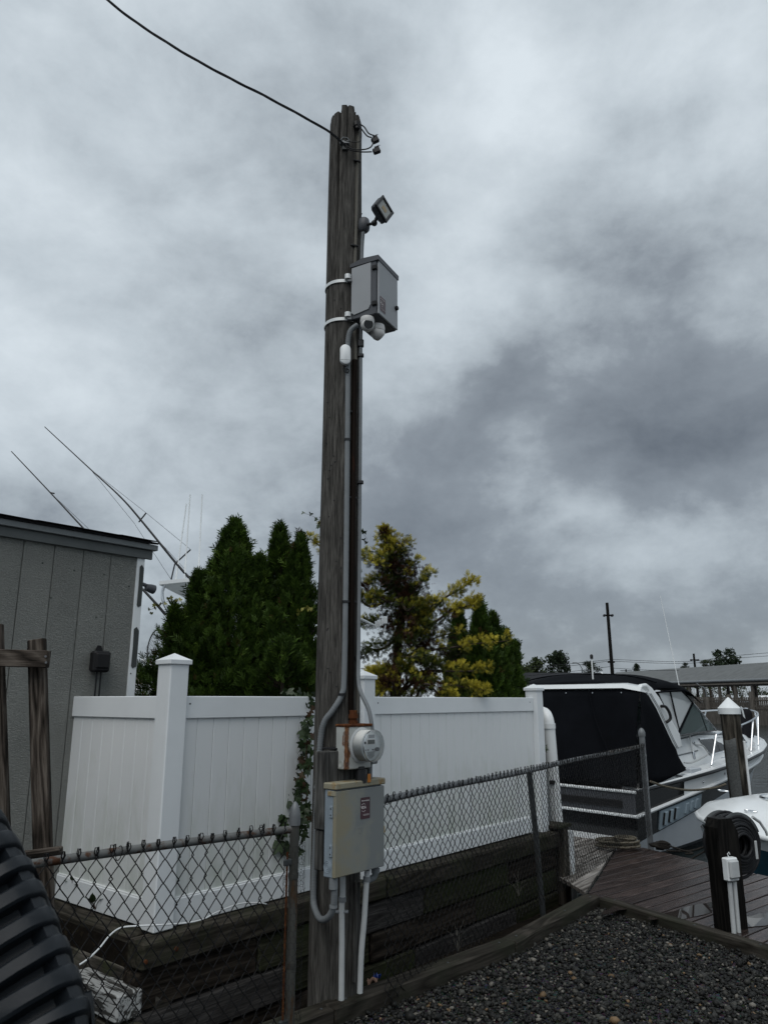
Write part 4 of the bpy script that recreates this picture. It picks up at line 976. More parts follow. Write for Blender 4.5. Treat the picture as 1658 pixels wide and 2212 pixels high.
# service head, splices and the overhead cable
p = psurf(771, 270, .02); t_ = thing('service_head', 'small black service head at the top of the pole', 'service head', tuple(p))
MB().box((0, 0, 0), (.05, .045, .05), .010, None, .5).obj('hood', 'black_plastic', t_); MB().box((.005, -.01, -.035), (.035, .03, .03), .008, None, .5).obj('collar', 'black_plastic', t_)
for (u, v, lab, tl) in ((810, 303, 'upper black wire splice block hanging right of the pole top', .5), (813, 326, 'lower black wire splice block hanging right of the pole top', .4)):
    p = W(u, v, 4.58); t = thing('wire_splice', lab, 'wire splice', tuple(p)); F = Matrix.Rotation(-tl, 4, 'Y')
    MB().box((0, 0, 0), (.052, .03, .042), .006, F).obj('splice_body', 'black_plastic', t); MB().box((.012, 0, .026), (.034, .026, .012), .003, F).obj('splice_cap', 'dark_metal', t)
    MB().tube([(.01, 0, .03), (.03, -.005, .036), (.042, 0, .033)], .002, 5, True, F).obj('tie_end', 'galv', t)
for i, (pts, lab) in enumerate((([(774, 270), (783, 282), (793, 294), (803, 297)], 'short wire loop from the service head to the upper splice'), ([(777, 268), (787, 275), (796, 288), (808, 293)], 'second short wire loop beside the service head'),
            ([(742, 310), (760, 322), (785, 323), (800, 318), (806, 308)], 'wire tail from the cable clamp to the upper splice'), ([(735, 305), (752, 322), (778, 328), (803, 328)], 'wire tail from the cable clamp to the lower splice'), ([(744, 304), (765, 307), (779, 303), (780, 280)], 'thin neutral wire from the clamp up to the service head'))):
    q = spline([W(u, v, 4.56 if u > 760 else 4.56) for u, v in pts], 6); t = MB().tube([p-q[0] for p in q], .0048 if i < 4 else .003, 7).obj('connection_wire', 'black_rubber', None, True); t.location = q[0]; tag(t, lab, 'wire', 'wires at the pole top')
p = psurf(744, 309, .012); t_ = thing('cable_clamp', 'grey metal clamp holding the overhead cable on the pole', 'clamp', tuple(p))
MB().box((0, 0, 0), (.07, .03, .03), .006).obj('clamp_body', 'galv', t_); MB().tube([(-.03, -.01, .01), (-.01, -.02, .03), (.02, -.015, .03), (.035, -.01, .01)], .005, 7).obj('wedge_bail', 'galv', t_, True); MB().box((.0, .008, -.03), (.035, .02, .05), .004).obj('hook_plate', 'galv_dark', t_)
cab = [(744, 312), (718, 290), (690, 272), (640, 244), (560, 201), (500, 171), (400, 116), (300, 52), (235, 2), (120, -95), (-60, -270), (-300, -560)]
cp3 = spline([W(u, v, 4.55-i*.075) for i, (u, v) in enumerate(cab)], 14)
t_ = thing('overhead_cable', 'twisted black overhead service cable running up to the left', 'cable', tuple(cp3[0]))
for s in range(3):
    pts = []; dist = 0
    for i, p in enumerate(cp3):
        if i: dist += (p-cp3[i-1]).length
        w = dist*9+s*2*PI/3; pts.append(p-cp3[0]+Vector((.0062*math.cos(w)*.6, .0062*math.cos(w)*.5, .0066*math.sin(w))))
    MB().tube(pts, .0048, 6).obj('conductor', 'black_rubber', t_, True)
# weather station on an arm
c = W(818, 1350, 5.15); a0 = Vector((PX+.10, PY+.08, c.z+.02))
t_ = thing('weather_sensor', 'small white weather sensor on an arm behind the pole', 'weather sensor', tuple(c))
MB().tube([a0-c, (-.03, 0, -.005)], .009, 8).obj('arm', 'white_paint', t_, True)
for k in range(4): MB().box((-.02+k*.014, 0, .0+k*.006), (.012, .05, .045), .003).obj('shield_fin', 'white_paint', t_)
MB().box((.042, 0, .03), (.03, .05, .05), .004).obj('hood', 'white_paint', t_); MB().tube([(.045, 0, .0), (.035, 0, -.045)], .006, 8).obj('probe', 'white_paint', t_)

# ================================================================== DOCKSIDE THINGS
q = spline([W(1168, 1538, 8.15), W(1178, 1543, 8.05), W(1184, 1560, 8.0), W(1187, 1590, 8.0), W(1196, 1700, 8.0), W(1206, 1815, 8.0)], 6)
t_ = thing('drain_pipe', 'thick white plastic drain pipe with elbow at the right end of the white fence', 'pipe', tuple(q[-1]))
MB().tube([p-q[-1] for p in q], .058, 18).obj('pipe_tube', 'white_paint', t_, True); MB().lathe([(.064, -.02), (.064, .03)], 18, Matrix.Translation(q[15]-q[-1])).obj('coupling', 'white_paint', t_, True)
MB().box(W(1192, 1690, 7.94)-q[-1], (.05, .03, .04), .006).obj('bracket', 'black_plastic', t_)
c = W(1180, 1690, 8.25); t_ = thing('cover_board', 'grey white upright board behind the drain pipe', 'board', (c.x, c.y, .3), A50); MB().box((0, 0, .5), (.18, .03, 1.15), .004).obj('board_face', 'fascia_lite', t_)

def coil(c, r0, turns, r_, z0, seed, sq=.75):
    rr = random.Random(seed); pts = []
    for k in range(int(turns*22)):
        w = 2*PI*k/22; rad = r0*(.45+.55*abs(math.sin(k*.037+seed)))+rr.uniform(-.008, .008); pts.append((c[0]+rad*math.cos(w), c[1]+sq*rad*math.sin(w), z0+.004*k/22*3+rr.uniform(0, .006)+.02*abs(math.sin(k*.11))))
    return pts
gp = WZ(1385, 1828, DECK_Z); c = WZ(1360, 1838, DECK_Z)
t_ = thing('rope_coil', 'tan dock rope heaped in a coil behind the gate post', 'rope', (c.x-.1, c.y+.1, DECK_Z))
MB().tube(spline(coil((0, 0), .24, 5, .012, .016, 1), 2), .0135, 6).obj('rope_strand', 'rope', t_, True); MB().tube(spline(coil((.10, .06), .12, 4, .012, .05, 2), 2), .0125, 6).obj('rope_strand', 'rope', t_, True)
c = WZ(1425, 1836, DECK_Z)
t_ = thing('dock_cleat', 'dark cleat wrapped in wet rope at the dock corner', 'cleat', (c.x, c.y, DECK_Z), R(-35))
MB().tube([(-.12, 0, .05), (-.06, 0, .062), (.06, 0, .062), (.12, 0, .05)], .014, 8).obj('cleat_horn', 'dark_metal', t_, True); MB().box((0, 0, .025), (.09, .05, .05), .008).obj('cleat_base', 'dark_metal', t_)
mb = MB()
for k in range(5): mb.tube([(.10*math.cos(w)*(1-.08*k)+(.01*k), .045*math.sin(w), .035+.010*k+.01*math.sin(2*w+k)) for w in np.linspace(0, 2*PI, 18)], .011, 6)
mb.obj('rope_wrap', 'rope_dark', t_, True)
mb = MB().tube(spline([(.08, .03, .05), (.22, .02, .02), (.36, -.06, .014), (.30, -.14, .014)], 6), .010, 6).obj('rope_end', 'rope_dark', t_, True)

# hose post (pedestal)
def hose_post():
    b = WZ(1578, 2006, DECK_Z); t = thing('hose_post', 'black timber post on the dock carrying the hose and outlet box', 'post', (b.x, b.y, DECK_Z), R(24))
    hgt = W(1568, 1766, b.y).z-DECK_Z
    w, d = .20, .12
    F = frame_from((0, d/2, 0), (1, 0, 0), (0, 0, 1), (0, -1, 0))
    MB().prism([(-w/2, -.3), (w/2, -.3), (w/2, hgt-.10), (w*.22, hgt), (-w*.34, hgt), (-w/2, hgt-.06)], d, F).obj('post_block', 'black_wood', t)
    return t, b, hgt
hp, hb_, hh_ = hose_post()
PXY = Vector((hb_.x, hb_.y, DECK_Z)); hpm = Matrix.Translation(PXY) @ Rz(R(24))
t_ = thing('outlet_box', 'white weatherproof outlet box on the black hose post', 'outlet', tuple(hpm @ Vector((-.055, -.075, hh_-.40))), R(24))
MB().box((0, -.025, .07), (.105, .055, .155), .008).obj('outlet_body', 'white_paint', t_); MB().box((-.004, -.062, .075), (.092, .03, .125), .012).obj('outlet_cover', 'pvc_white', t_)
MB().tube([(.0, -.02, .15), (-.01, -.02, .17), (.006, -.02, .18), (.014, -.02, .165)], .0035, 6).obj('latch_loop', 'white_paint', t_)
for k, (x, lab) in enumerate(((-.075, 'left of two pale conduits on the black hose post'), (-.030, 'right of two pale conduits on the black hose post'))):
    t_ = MB().tube([(0, 0, 0), (0, 0, hh_-.42)], .0165, 12).obj('pale_conduit', 'pvc_white', None, True); t_.location = hpm @ Vector((x, -.092, .002)); t_.rotation_euler = (0, R(1.2), R(24)); tag(t_, lab, 'conduit', 'conduits on the hose post')
# hose reel and hose
rc = W(1584, 1822, hb_.y+.22)
t_ = thing('garden_hose', 'black garden hose coiled behind the hose post', 'hose', tuple(rc), R(24))
rr = random.Random(4)
for k in range(30):
    r0 = .085+.0185*(k % 8)+rr.uniform(-.005, .005); yo = -.09+.007*k; sg = 1.05+rr.uniform(-.05, .06)
    pts = [(r0*1.02*math.cos(w), yo+rr.uniform(-.003, .003), (r0*math.sin(w)*(sg if math.sin(w) < 0 else 1.))) for w in np.linspace(0, 2*PI, 30)[:-1]]
    MB().tube(pts, .0115, 7, False, None, True).obj('hose_loop', 'black_rubber', t_, True)
MB().tube(spline([(-.19, -.12, -.05), (-.20, -.14, -.2), (-.17, -.13, -.36), (-.12, -.12, -.45)], 6), .0115, 7).obj('hose_end', 'black_rubber', t_, True)
t_ = thing('hose_hanger', 'grey plastic hose hanger with curved hood behind the hose post', 'hose hanger', tuple(rc), R(24))
rows = []
for k in range(15):
    w = R(20+k*115/14); rows.append([Vector(((.196+f)*math.cos(w), y, (.196+f)*math.sin(w))) for y, f in ((-.05, .035), (-.045, .0), (.11, .0), (.12, .03))])
solidify(MB().loft(rows).obj('hood', 'galv_dark', t_, True, False), .006)
MB().tube([(.09, -.12, .20), (.16, -.12, .16)], .012, 8).obj('handle', 'pvc_white', t_, True); MB().tube([(.16, -.12, .16), (.215, -.12, .09), (.225, -.12, .06)], .010, 8).obj('nozzle', 'pvc_white', t_, True)
MB().box((.075, -.135, -.03), (.022, .012, .13), .004).obj('bracket_strip', 'pvc_white', t_); MB().box((-.165, -.12, -.03), (.02, .03, .15), .004).obj('bracket_strip', 'pvc_white', t_)
q = [hpm @ Vector(p) for p in ((.115, .03, .30), (.145, .02, .27), (.165, .02, .16), (.16, .02, .09), (.12, .03, .075))]
t_ = thing('tap_hose', 'short tap and hose stub low on the right side of the hose post', 'tap', tuple(q[-1])); MB().tube([p-q[-1] for p in spline(q, 5)], .013, 8).obj('hose_stub', 'black_rubber', t_, True)
MB().tube([q[1]-q[-1], q[2]-q[-1]], .019, 10).obj('tap_body', 'dark_metal', t_); MB().lathe([(.016, 0), (.02, .01), (.016, .03)], 10, Matrix.Translation(q[1]-q[-1])).obj('tap_collar', 'pvc_grey', t_, True)

# dock piling with white cap
pc = W(1577, 1530, 12.2); t_ = thing('dock_piling', 'round timber piling with white pointed cap in the water', 'piling', (pc.x, pc.y, WATER_Z))
rows = []; NA = 28; topz = W(1570, 1528, 12.2).z-WATER_Z
for j in range(18):
    z = -1.2+(topz+1.2)*j/17; row = []
    for i in range(NA):
        w = 2*PI*i/NA; r_ = .142*(1+.03*math.sin(3*w+z)+.02*math.sin(7*w-2*z)); 
        if abs((w-4.3+.1*z) % (2*PI)) < .12: r_ -= .015
        row.append(Vector((r_*math.cos(w)-.012*z, r_*math.sin(w), z)))
    rows.append(row)
MB().loft(rows, True, True).obj('piling_shaft', 'piling', t_, True)
cpz = topz-.10
c_ = MB().lathe([(.165, 0), (.17, .09), (.158, .10), (.012, .25), (.0, .255)], 22, Matrix.Translation((-.012*topz, 0, cpz)), 0, False).obj('piling_cap', 'white_paint', t_, True)
MB().prism([(0, 0), (.05, -.02), (.10, -.19), (.05, -.16)], .004, frame_from((.10, -.12, cpz+.12), (.8, .6, 0), (0, 0, 1), (.6, -.8, 0))).obj('cap_tatter', 'white_paint', t_)
pd = MB()
for sgn in (0,):
    rows = []
    for j in range(9):
        z = topz-1.55+j*.135; rows.append([Vector((.155*math.cos(w)-.012*z, .155*math.sin(w), z+.02*math.sin(w*3))) for w in np.linspace(R(195), R(262), 10)])
    pd.loft(rows)
solidify(pd.obj('carpet_pad', 'carpet', t_, True, False), .016)
MB().box((.135-.012*topz, -.05, topz-1.15), (.035, .12, 1.3), .006).obj('rub_strip', 'white_paint', t_)

# white cord along the retaining wall
def cord(px, yz, r_, name, lab, mat='white_paint', cat='cord'):
    q = spline([W(u, v, y) for (u, v), y in zip(px, yz)], 8); o = MB().tube([p-q[0] for p in q], r_, 7).obj(name, mat, None, True); o.location = q[0]; tag(o, lab, cat); return o
cord([(172, 2084), (192, 2070), (215, 2048), (238, 2020), (262, 2004), (300, 2000), (345, 1998), (400, 1994), (440, 1985), (470, 1970), (520, 1952), (565, 1951), (580, 1956)], [4.02, 4.05, 4.1, 4.15, 4.18, 4.2, 4.25, 4.38, 4.48, 4.6, 4.8, 4.93, 5.], .0042, 'extension_cord', 'white cord trailing along the top of the retaining wall at left')
cord([(1115, 1824), (1130, 1813), (1160, 1807), (1190, 1806), (1215, 1806), (1227, 1812), (1230, 1830)], [7.2, 7.3, 7.45, 7.6, 7.75, 7.8, 7.8], .006, 'extension_cord', 'white cord over the right end of the retaining wall')
# litter at the foot of the pole
c = W(816, 2112, 5.2)
t_ = thing('blue_wrapper', 'crumpled blue wrapper on the soil beside the pole foot', 'litter', (c.x, c.y, -.02))
def crumple(n, s, seed):
    rr = random.Random(seed); g = [[Vector(((i-n/2)*s+rr.uniform(-.4, .4)*s, (j-n/2)*s+rr.uniform(-.4, .4)*s, .02+rr.uniform(-.016, .02))) for j in range(n)] for i in range(n)]
    return MB().loft(g)
solidify(crumple(6, .009, 1).obj('foil', 'blue_litter', t_, False, False), .001)
c = W(806, 2122, 5.15); t_ = thing('paper_scrap', 'torn tan paper scrap beside the blue wrapper', 'litter', (c.x, c.y, -.03)); solidify(crumple(6, .012, 2).obj('scrap', 'tan_litter', t_, False, False), .001)

# ribbed dark plastic bin close to the camera, bottom left
def ribbed_bin():
    E_ = [(-50, 1665), (0, 1742), (38, 1806), (67, 1855), (98, 1920), (125, 1980), (152, 2041), (172, 2097), (191, 2150), (203, 2212), (210, 2280), (214, 2360)]
    path = [W(u, v, 1.26-.010*i) for i, (u, v) in enumerate(E_)]; path = spline(path+[path[-1]+Vector((.004, .01, -f*path[-1].z)) for f in (.2, .4, .6, .8, 1.)], 10); p1 = path[-1]; eye = Vector((0, 0, EYE))
    t = thing('ribbed_bin', 'dark slate ribbed plastic bin close to the camera at bottom left', 'plastic bin', tuple(p1))
    cum = [0]
    for k in range(1, len(path)): cum.append(cum[-1]+(path[k]-path[k-1]).length)
    def at(s):
        s = max(0, min(cum[-1]-1e-6, s)); k = max(i for i in range(len(cum)) if cum[i] <= s); k = min(k, len(path)-2); f = (s-cum[k])/(cum[k+1]-cum[k]); return path[k].lerp(path[k+1], f), (path[min(k+2, len(path)-1)]-path[max(k-1, 0)]).normalized()
    OUT = ((-.34, .07), (-.22, .026), (-.13, .008), (-.07, .0), (-.036, .004), (-.016, .014), (-.004, .032), (0, .06), (-.015, .40), (-.34, .42))
    def sect(s, deep, edge):       # deep: how far the face sinks, edge: how far the rounded corner sinks
        p, ax = at(s); bk = p-eye; bk = (bk-ax*bk.dot(ax)).normalized(); side = ax.cross(bk).normalized(); side = side if side.x > 0 else -side
        return [p+side*(a-(edge if a > -.04 else 0))+bk*(b+(deep if a < -.02 and b < .1 else (edge if b < .1 else 0)))-p1 for a, b in OUT]
    L_ = cum[-1]; MB().loft([sect(s, .032, .006) for s in np.linspace(0, L_, 60)], True, True).obj('bin_wall', 'slate_plastic', t, True)
    pitch = .0455; k = 0; rr = random.Random(8)
    while .01+(k+.9)*pitch < L_:
        s = .02+k*pitch; r_ = pitch*.33
        rows = [sect(s-r_, .0315, .0055), sect(s-r_*.86, .007, .0025), sect(s-r_*.6, .001, .0004), sect(s+r_*.6, .0, .0), sect(s+r_*.86, .004, .002), sect(s+r_, .0315, .0055)]
        MB().loft(rows, True, True).obj('rib', 'slate_plastic', t, True); k += 1
    web = [[q for q in (lambda S: [S[0], S[0].lerp(S[1], f), S[0].lerp(S[1], f)+(S[8]-S[7])*.1, S[9]])(sect(s, -.004, 0.))] for s, f in ((.17, .12), (.26, .45), (.36, .8), (.45, .98), (L_, .98))]
    MB().loft(web, True, True).obj('web', 'slate_plastic', t, True)
    return t
ribbed_bin()

# ================================================================== VEGETATION
def spray_template():
    tris = []; V = []
    def diamond(p, d, l, w):
        p = np.array(p, float); d = np.array(d, float)/np.linalg.norm(d); n = np.array([0, 0, 1.]); s = np.cross(d, n)
        k = len(V); V.extend([p, p+d*l*.45+s*w, p+d*l, p+d*l*.45-s*w]); tris.extend([(k, k+1, k+2), (k, k+2, k+3)])
    diamond((0, 0, 0), (0, 1, 0), 1., .04)
    for i, s in enumerate((.15, .36, .56, .76)):
        for sg in (-1, 1):
            diamond((0, s-.04*(sg > 0), 0), (sg*.62, .80, .25*((i % 2)*2-1)), .55*(1.12-s*.55), .052)
    return np.array(V), np.array(tris)
STV, STF = spray_template()
def sprays(P, D, size, roll=None):
    """foliage sprays at P pointing along D (unit), each size; returns V, F"""
    n = len(P); D = D/np.linalg.norm(D, axis=1)[:, None]; ref = RS.normal(size=(n, 3)); X = np.cross(D, ref); X /= np.linalg.norm(X, axis=1)[:, None]; Z = np.cross(X, D)
    T = STV[None]*size[:, None, None]*np.array([1, 1, 1]); bend = (STV[:, 1]**2)[None]*size[:, None]*RS.uniform(-.35, .35, (n, 1))
    V = P[:, None]+T[:, :, :1]*X[:, None]+T[:, :, 1:2]*D[:, None]+(T[:, :, 2]+bend)[:, :, None]*Z[:, None]
    Fc = STF[None]+(np.arange(n)*len(STV))[:, None, None]
    return V.reshape(-1, 3), Fc.reshape(-1, 3)
GREEN = np.array([[.018, .035, .006], [.029, .056, .009], [.046, .084, .013], [.072, .118, .019]])
def arborvitae(base, tips, rad, n, label, size=.10, seed=0, squash=1.):
    """dense cone of scale foliage sprays round one or more leaders"""
    t = thing('arborvitae_tree', label, 'tree', base); base = Vector(base)
    Ps, Ds = [], []
    for (tx, ty, tz, rw, z_lo, share) in tips:
        m = int(n*share); h = tz-z_lo; tt = 1-(1-RS.rand(m)**1.15)**1.0; ph = RS.rand(m)*2*PI
        lump = 1+.12*np.sin(3*ph+7*tt+seed)+.11*np.sin(6*ph-13*tt+seed*2)+.09*np.sin(34*tt+2*ph)+.08*np.sin(11*ph+23*tt)+.06*np.sin(19*ph-41*tt)
        prof = ((1-tt)**1.12+.03*(tt < .97))*np.minimum(1, .82+tt*1.6)
        depth = 1-.55*RS.rand(m)**2.0; stick = RS.rand(m) < .10; depth[stick] *= RS.uniform(1.04, 1.20, stick.sum())
        r_ = rw*prof*lump*depth*(1+.07*RS.normal(size=m))
        P = np.stack([(tx)*(.25+.75*tt)+r_*np.cos(ph), ty*(.25+.75*tt)+r_*np.sin(ph)*squash, z_lo+tt*h+RS.normal(size=m)*.02], 1)
        D = np.stack([np.cos(ph)*.75, np.sin(ph)*.75, .75+1.3*tt+RS.rand(m)*.5], 1)+RS.normal(size=(m, 3))*.42
        Ps.append(P); Ds.append(D)
        k = 60; tt = RS.rand(k)**.8; Ps.append(np.stack([np.full(k, tx)+RS.normal(size=k)*.016, np.full(k, ty)+RS.normal(size=k)*.016, tz-.26+tt*.24], 1)); Ds.append(np.stack([RS.normal(size=k)*.35, RS.normal(size=k)*.35, np.ones(k)], 1))
    P = np.concatenate(Ps); D = np.concatenate(Ds); N = len(P)
    sz = size*RS.lognormal(0, .28, N).clip(.55, 1.8); V, Fc = sprays(P, D, sz)
    tint = GREEN[RS.choice(4, N, p=[.3, .35, .25, .1])]*RS.uniform(.8, 1.25, (N, 1)); br = RS.rand(N) < .012; tint[br] = np.array([.07, .045, .018])
    tint_mesh('crown', V, Fc, np.repeat(tint, len(STV), 0), 'leaf', t)
    tr = MB(); tz = max(q[2] for q in tips)
    for (tx, ty, tz, rw, zl, sh) in tips: tr.tube([(tx*.2, ty*.2, -.05), (tx*.6, ty*.6, tz*.5), (tx, ty, tz*.93)], [.05, .03, .006], 8)
    tr.obj('trunk', 'bark', t, True)
    br_ = MB(); rr = random.Random(seed)
    for (tx, ty, tz, rw, zl, sh) in tips:
        for k in range(30):
            f = rr.random()**.8; w = rr.uniform(0, 2*PI); l = rw*(1-f)**.8*.8; z = zl+f*(tz-zl); p = Vector((tx*(.25+.75*f), ty*(.25+.75*f), z-.08)); br_.tube([p, p+Vector((math.cos(w)*l*.6, math.sin(w)*l*.6*squash, .05)), p+Vector((math.cos(w)*l, math.sin(w)*l*squash, .16))], [.008, .006, .003], 5)
    br_.obj('branches', 'bark', t, True)
    return t
BED = .42
def rel(p, b): return (p.x-b[0], p.y-b[1], p.z-b[2])
def tip(u, v, y, b, rw, zlo, share): q = rel(W(u, v, y), b); return (q[0], q[1], q[2], rw, zlo, share)
b = (W(478, 1500, 6.7).x, 6.7, BED)
arborvitae(b, [tip(508, 1142, 6.75, b, 1.04, .50, .60), tip(428, 1252, 6.55, b, .62, .40, .20), tip(376, 1325, 6.45, b, .46, .30, .20)], .7, 29000, 'large dark green arborvitae at the left end of the row', .074, 1)
b = (W(612, 1500, 6.9).x, 6.9, BED)
arborvitae(b, [tip(604, 1150, 6.95, b, .66, .55, .42), tip(650, 1172, 6.75, b, .58, .6, .34), tip(562, 1212, 6.7, b, .36, .5, .14), tip(590, 1330, 6.35, b, .44, .62, .10), tip(612, 1400, 5.55, b, .46, 1.17, .09), tip(556, 1225, 6.85, b, .60, .62, .16)], .6, 18000, 'dark green arborvitae with twin tips just left of the pole', .072, 2)
b = (W(1042, 1500, 8.05).x, 8.05, BED)
arborvitae(b, [tip(1035, 1314, 8.0, b, .42, .66, .5), tip(1064, 1336, 8.15, b, .44, .62, .5)], .5, 11000, 'small dark green arborvitae near the right end of the fence', .070, 3)
b = (W(988, 1500, 8.3).x, 8.3, BED)
arborvitae(b, [tip(990, 1322, 8.3, b, .34, .5, 1.)], .4, 5000, 'narrow arborvitae half hidden behind the golden cypress', .07, 4)
b = (W(1085, 1500, 8.35).x, 8.35, BED)
arborvitae(b, [tip(1092, 1375, 8.35, b, .36, .62, .7), tip(1112, 1398, 8.4, b, .30, .6, .3)], .4, 7000, 'lowest rounded arborvitae beside the black canvas boat', .07, 6)

def hinoki():
    bx = W(852, 1500, 7.2); base = Vector((bx.x, 7.2, BED))
    t = thing('golden_cypress', 'sparse golden tipped cypress with brown inner twigs right of the pole', 'tree', tuple(base))
    lead = [base+Vector((0, 0, -.05)), W(858, 1420, 7.2), W(868, 1320, 7.2), W(850, 1245, 7.2), W(842, 1190, 7.2), W(828, 1146, 7.2)]
    lp = [p-base for p in spline(lead, 8)]
    MB().tube(lp, [.05-.046*i/(len(lp)-1) for i in range(len(lp))], 8).obj('trunk', 'bark', t, True)
    # branch: start fraction on leader, waypoints (photo measured, at a depth), foliage density, gold
    br = [(.30, [(905, 1400), (960, 1400), (1030, 1390), (1097, 1384)], 7.05, .5, .85), (.42, [(915, 1330), (960, 1292), (1000, 1268), (1024, 1250)], 7.15, .9, .95), (.38, [(930, 1345), (975, 1318), (1015, 1308), (1030, 1304)], 7.0, .9, .95),
          (.55, [(885, 1285), (905, 1262), (932, 1238)], 7.1, .9, .55), (.66, [(862, 1240), (880, 1225), (898, 1212)], 7.15, .8, .6), (.72, [(858, 1205), (872, 1190)], 7.2, .8, .7), (.60, [(835, 1260), (812, 1250), (795, 1255)], 7.1, .9, .5),
          (.68, [(830, 1225), (805, 1212), (785, 1202)], 7.0, .9, .7), (.48, [(840, 1300), (815, 1290), (790, 1300)], 7.0, .9, .4), (.35, [(835, 1355), (805, 1345), (785, 1350)], 7.0, .8, .25), (.30, [(880, 1370), (910, 1340), (938, 1300)], 6.95, .9, .6), (.45, [(880, 1320), (900, 1305), (920, 1310)], 6.95, .9, .6),
          (.15, [(900, 1455), (960, 1450), (1010, 1450), (1052, 1448)], 6.95, .7, .66), (.10, [(900, 1475), (960, 1478), (1012, 1486), (1050, 1492)], 6.95, .7, .62), (.12, [(840, 1465), (818, 1462), (800, 1455)], 6.75, 1., .9), (.10, [(850, 1480), (832, 1486), (815, 1492)], 6.7, 1., .95), (.08, [(905, 1490), (950, 1500), (985, 1512)], 6.75, .7, .5),
          (.22, [(880, 1420), (915, 1425), (950, 1440)], 6.9, .9, .3), (.25, [(830, 1400), (800, 1405), (785, 1420)], 6.95, .8, .1), (.2, [(895, 1410), (935, 1380), (985, 1365)], 7.3, .8, .5), (.28, [(880, 1390), (905, 1372), (925, 1350)], 6.9, .8, .3), (.18, [(860, 1440), (875, 1445), (890, 1460)], 6.8, 1., .5), (.5, [(875, 1290), (890, 1300), (905, 1330)], 7.35, .9, .2), (.16, [(930, 1440), (975, 1420), (1000, 1410)], 7.35, .9, .2), (.9, [(838, 1176), (850, 1168)], 7.2, .7, .9), (.93, [(832, 1162), (822, 1166)], 7.2, .7, .9),
          (.5, [(800, 1310), (760, 1270), (700, 1190), (672, 1165)], 7.6, .5, .8), (.55, [(800, 1280), (740, 1200), (690, 1130)], 7.7, .45, .6)]
    br += [(.42, [(868, 1300), (852, 1248), (843, 1192), (836, 1166), (829, 1146)], 7.2, 1.5, .60), (.97, [(826, 1150), (818, 1155)], 7.2, .8, 1.), (.8, [(850, 1195), (866, 1180), (872, 1170)], 7.2, .9, .8), (.75, [(838, 1200), (822, 1196), (812, 1200)], 7.2, .8, .7)]
    Ps, Ds, Tn, Sz = [], [], [], []; bm_ = MB(); rr = random.Random(9)
    for (f, way, y, dens, gold) in br:
        a = lp[int(f*(len(lp)-1))]; pts = spline([a]+[W(u, v, y+rr.uniform(-.08, .08))-base for u, v in way], 8); n = len(pts)
        bm_.tube(pts, [.014*(1-i/n)+.003 for i in range(n)], 5)
        tot = sum((pts[i+1]-pts[i]).length for i in range(n-1)); nc = max(3, int(tot*36*dens))
        for q_ in range(nc):
            s = (q_+rr.random())/nc; s = .12+.88*s if rr.random() < .85 else s
            i = min(n-2, int(s*(n-1))); p = pts[i].lerp(pts[i+1], rr.random()); d = (pts[i+1]-pts[i]).normalized(); w = .034*(1.25-.6*s)
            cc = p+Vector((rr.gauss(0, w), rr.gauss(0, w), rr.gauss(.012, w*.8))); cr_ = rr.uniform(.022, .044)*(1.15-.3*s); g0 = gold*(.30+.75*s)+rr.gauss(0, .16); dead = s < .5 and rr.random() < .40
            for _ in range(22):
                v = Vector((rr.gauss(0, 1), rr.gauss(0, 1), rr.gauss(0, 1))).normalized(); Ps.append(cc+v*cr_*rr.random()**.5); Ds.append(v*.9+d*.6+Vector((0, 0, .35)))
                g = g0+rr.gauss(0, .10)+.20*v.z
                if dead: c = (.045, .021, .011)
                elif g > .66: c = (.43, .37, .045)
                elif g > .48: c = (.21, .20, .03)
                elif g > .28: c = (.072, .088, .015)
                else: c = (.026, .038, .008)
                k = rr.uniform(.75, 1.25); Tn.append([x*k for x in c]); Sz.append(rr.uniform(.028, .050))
    for _ in range(5200):        # dense inner twigs and dark green sprays round the stem and low to the right
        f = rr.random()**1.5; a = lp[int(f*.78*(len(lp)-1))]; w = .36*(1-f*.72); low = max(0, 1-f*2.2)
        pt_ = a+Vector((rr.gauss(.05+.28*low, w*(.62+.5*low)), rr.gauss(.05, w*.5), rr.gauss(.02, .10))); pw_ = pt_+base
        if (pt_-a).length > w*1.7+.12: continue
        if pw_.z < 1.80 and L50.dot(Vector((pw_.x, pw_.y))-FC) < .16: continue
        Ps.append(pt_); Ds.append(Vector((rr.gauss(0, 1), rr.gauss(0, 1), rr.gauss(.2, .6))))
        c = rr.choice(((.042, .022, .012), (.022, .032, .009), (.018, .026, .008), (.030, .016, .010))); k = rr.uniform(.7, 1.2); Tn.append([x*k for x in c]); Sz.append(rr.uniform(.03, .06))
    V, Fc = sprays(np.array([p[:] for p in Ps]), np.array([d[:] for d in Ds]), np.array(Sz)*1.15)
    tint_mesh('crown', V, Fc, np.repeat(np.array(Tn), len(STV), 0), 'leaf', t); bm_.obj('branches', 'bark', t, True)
hinoki()

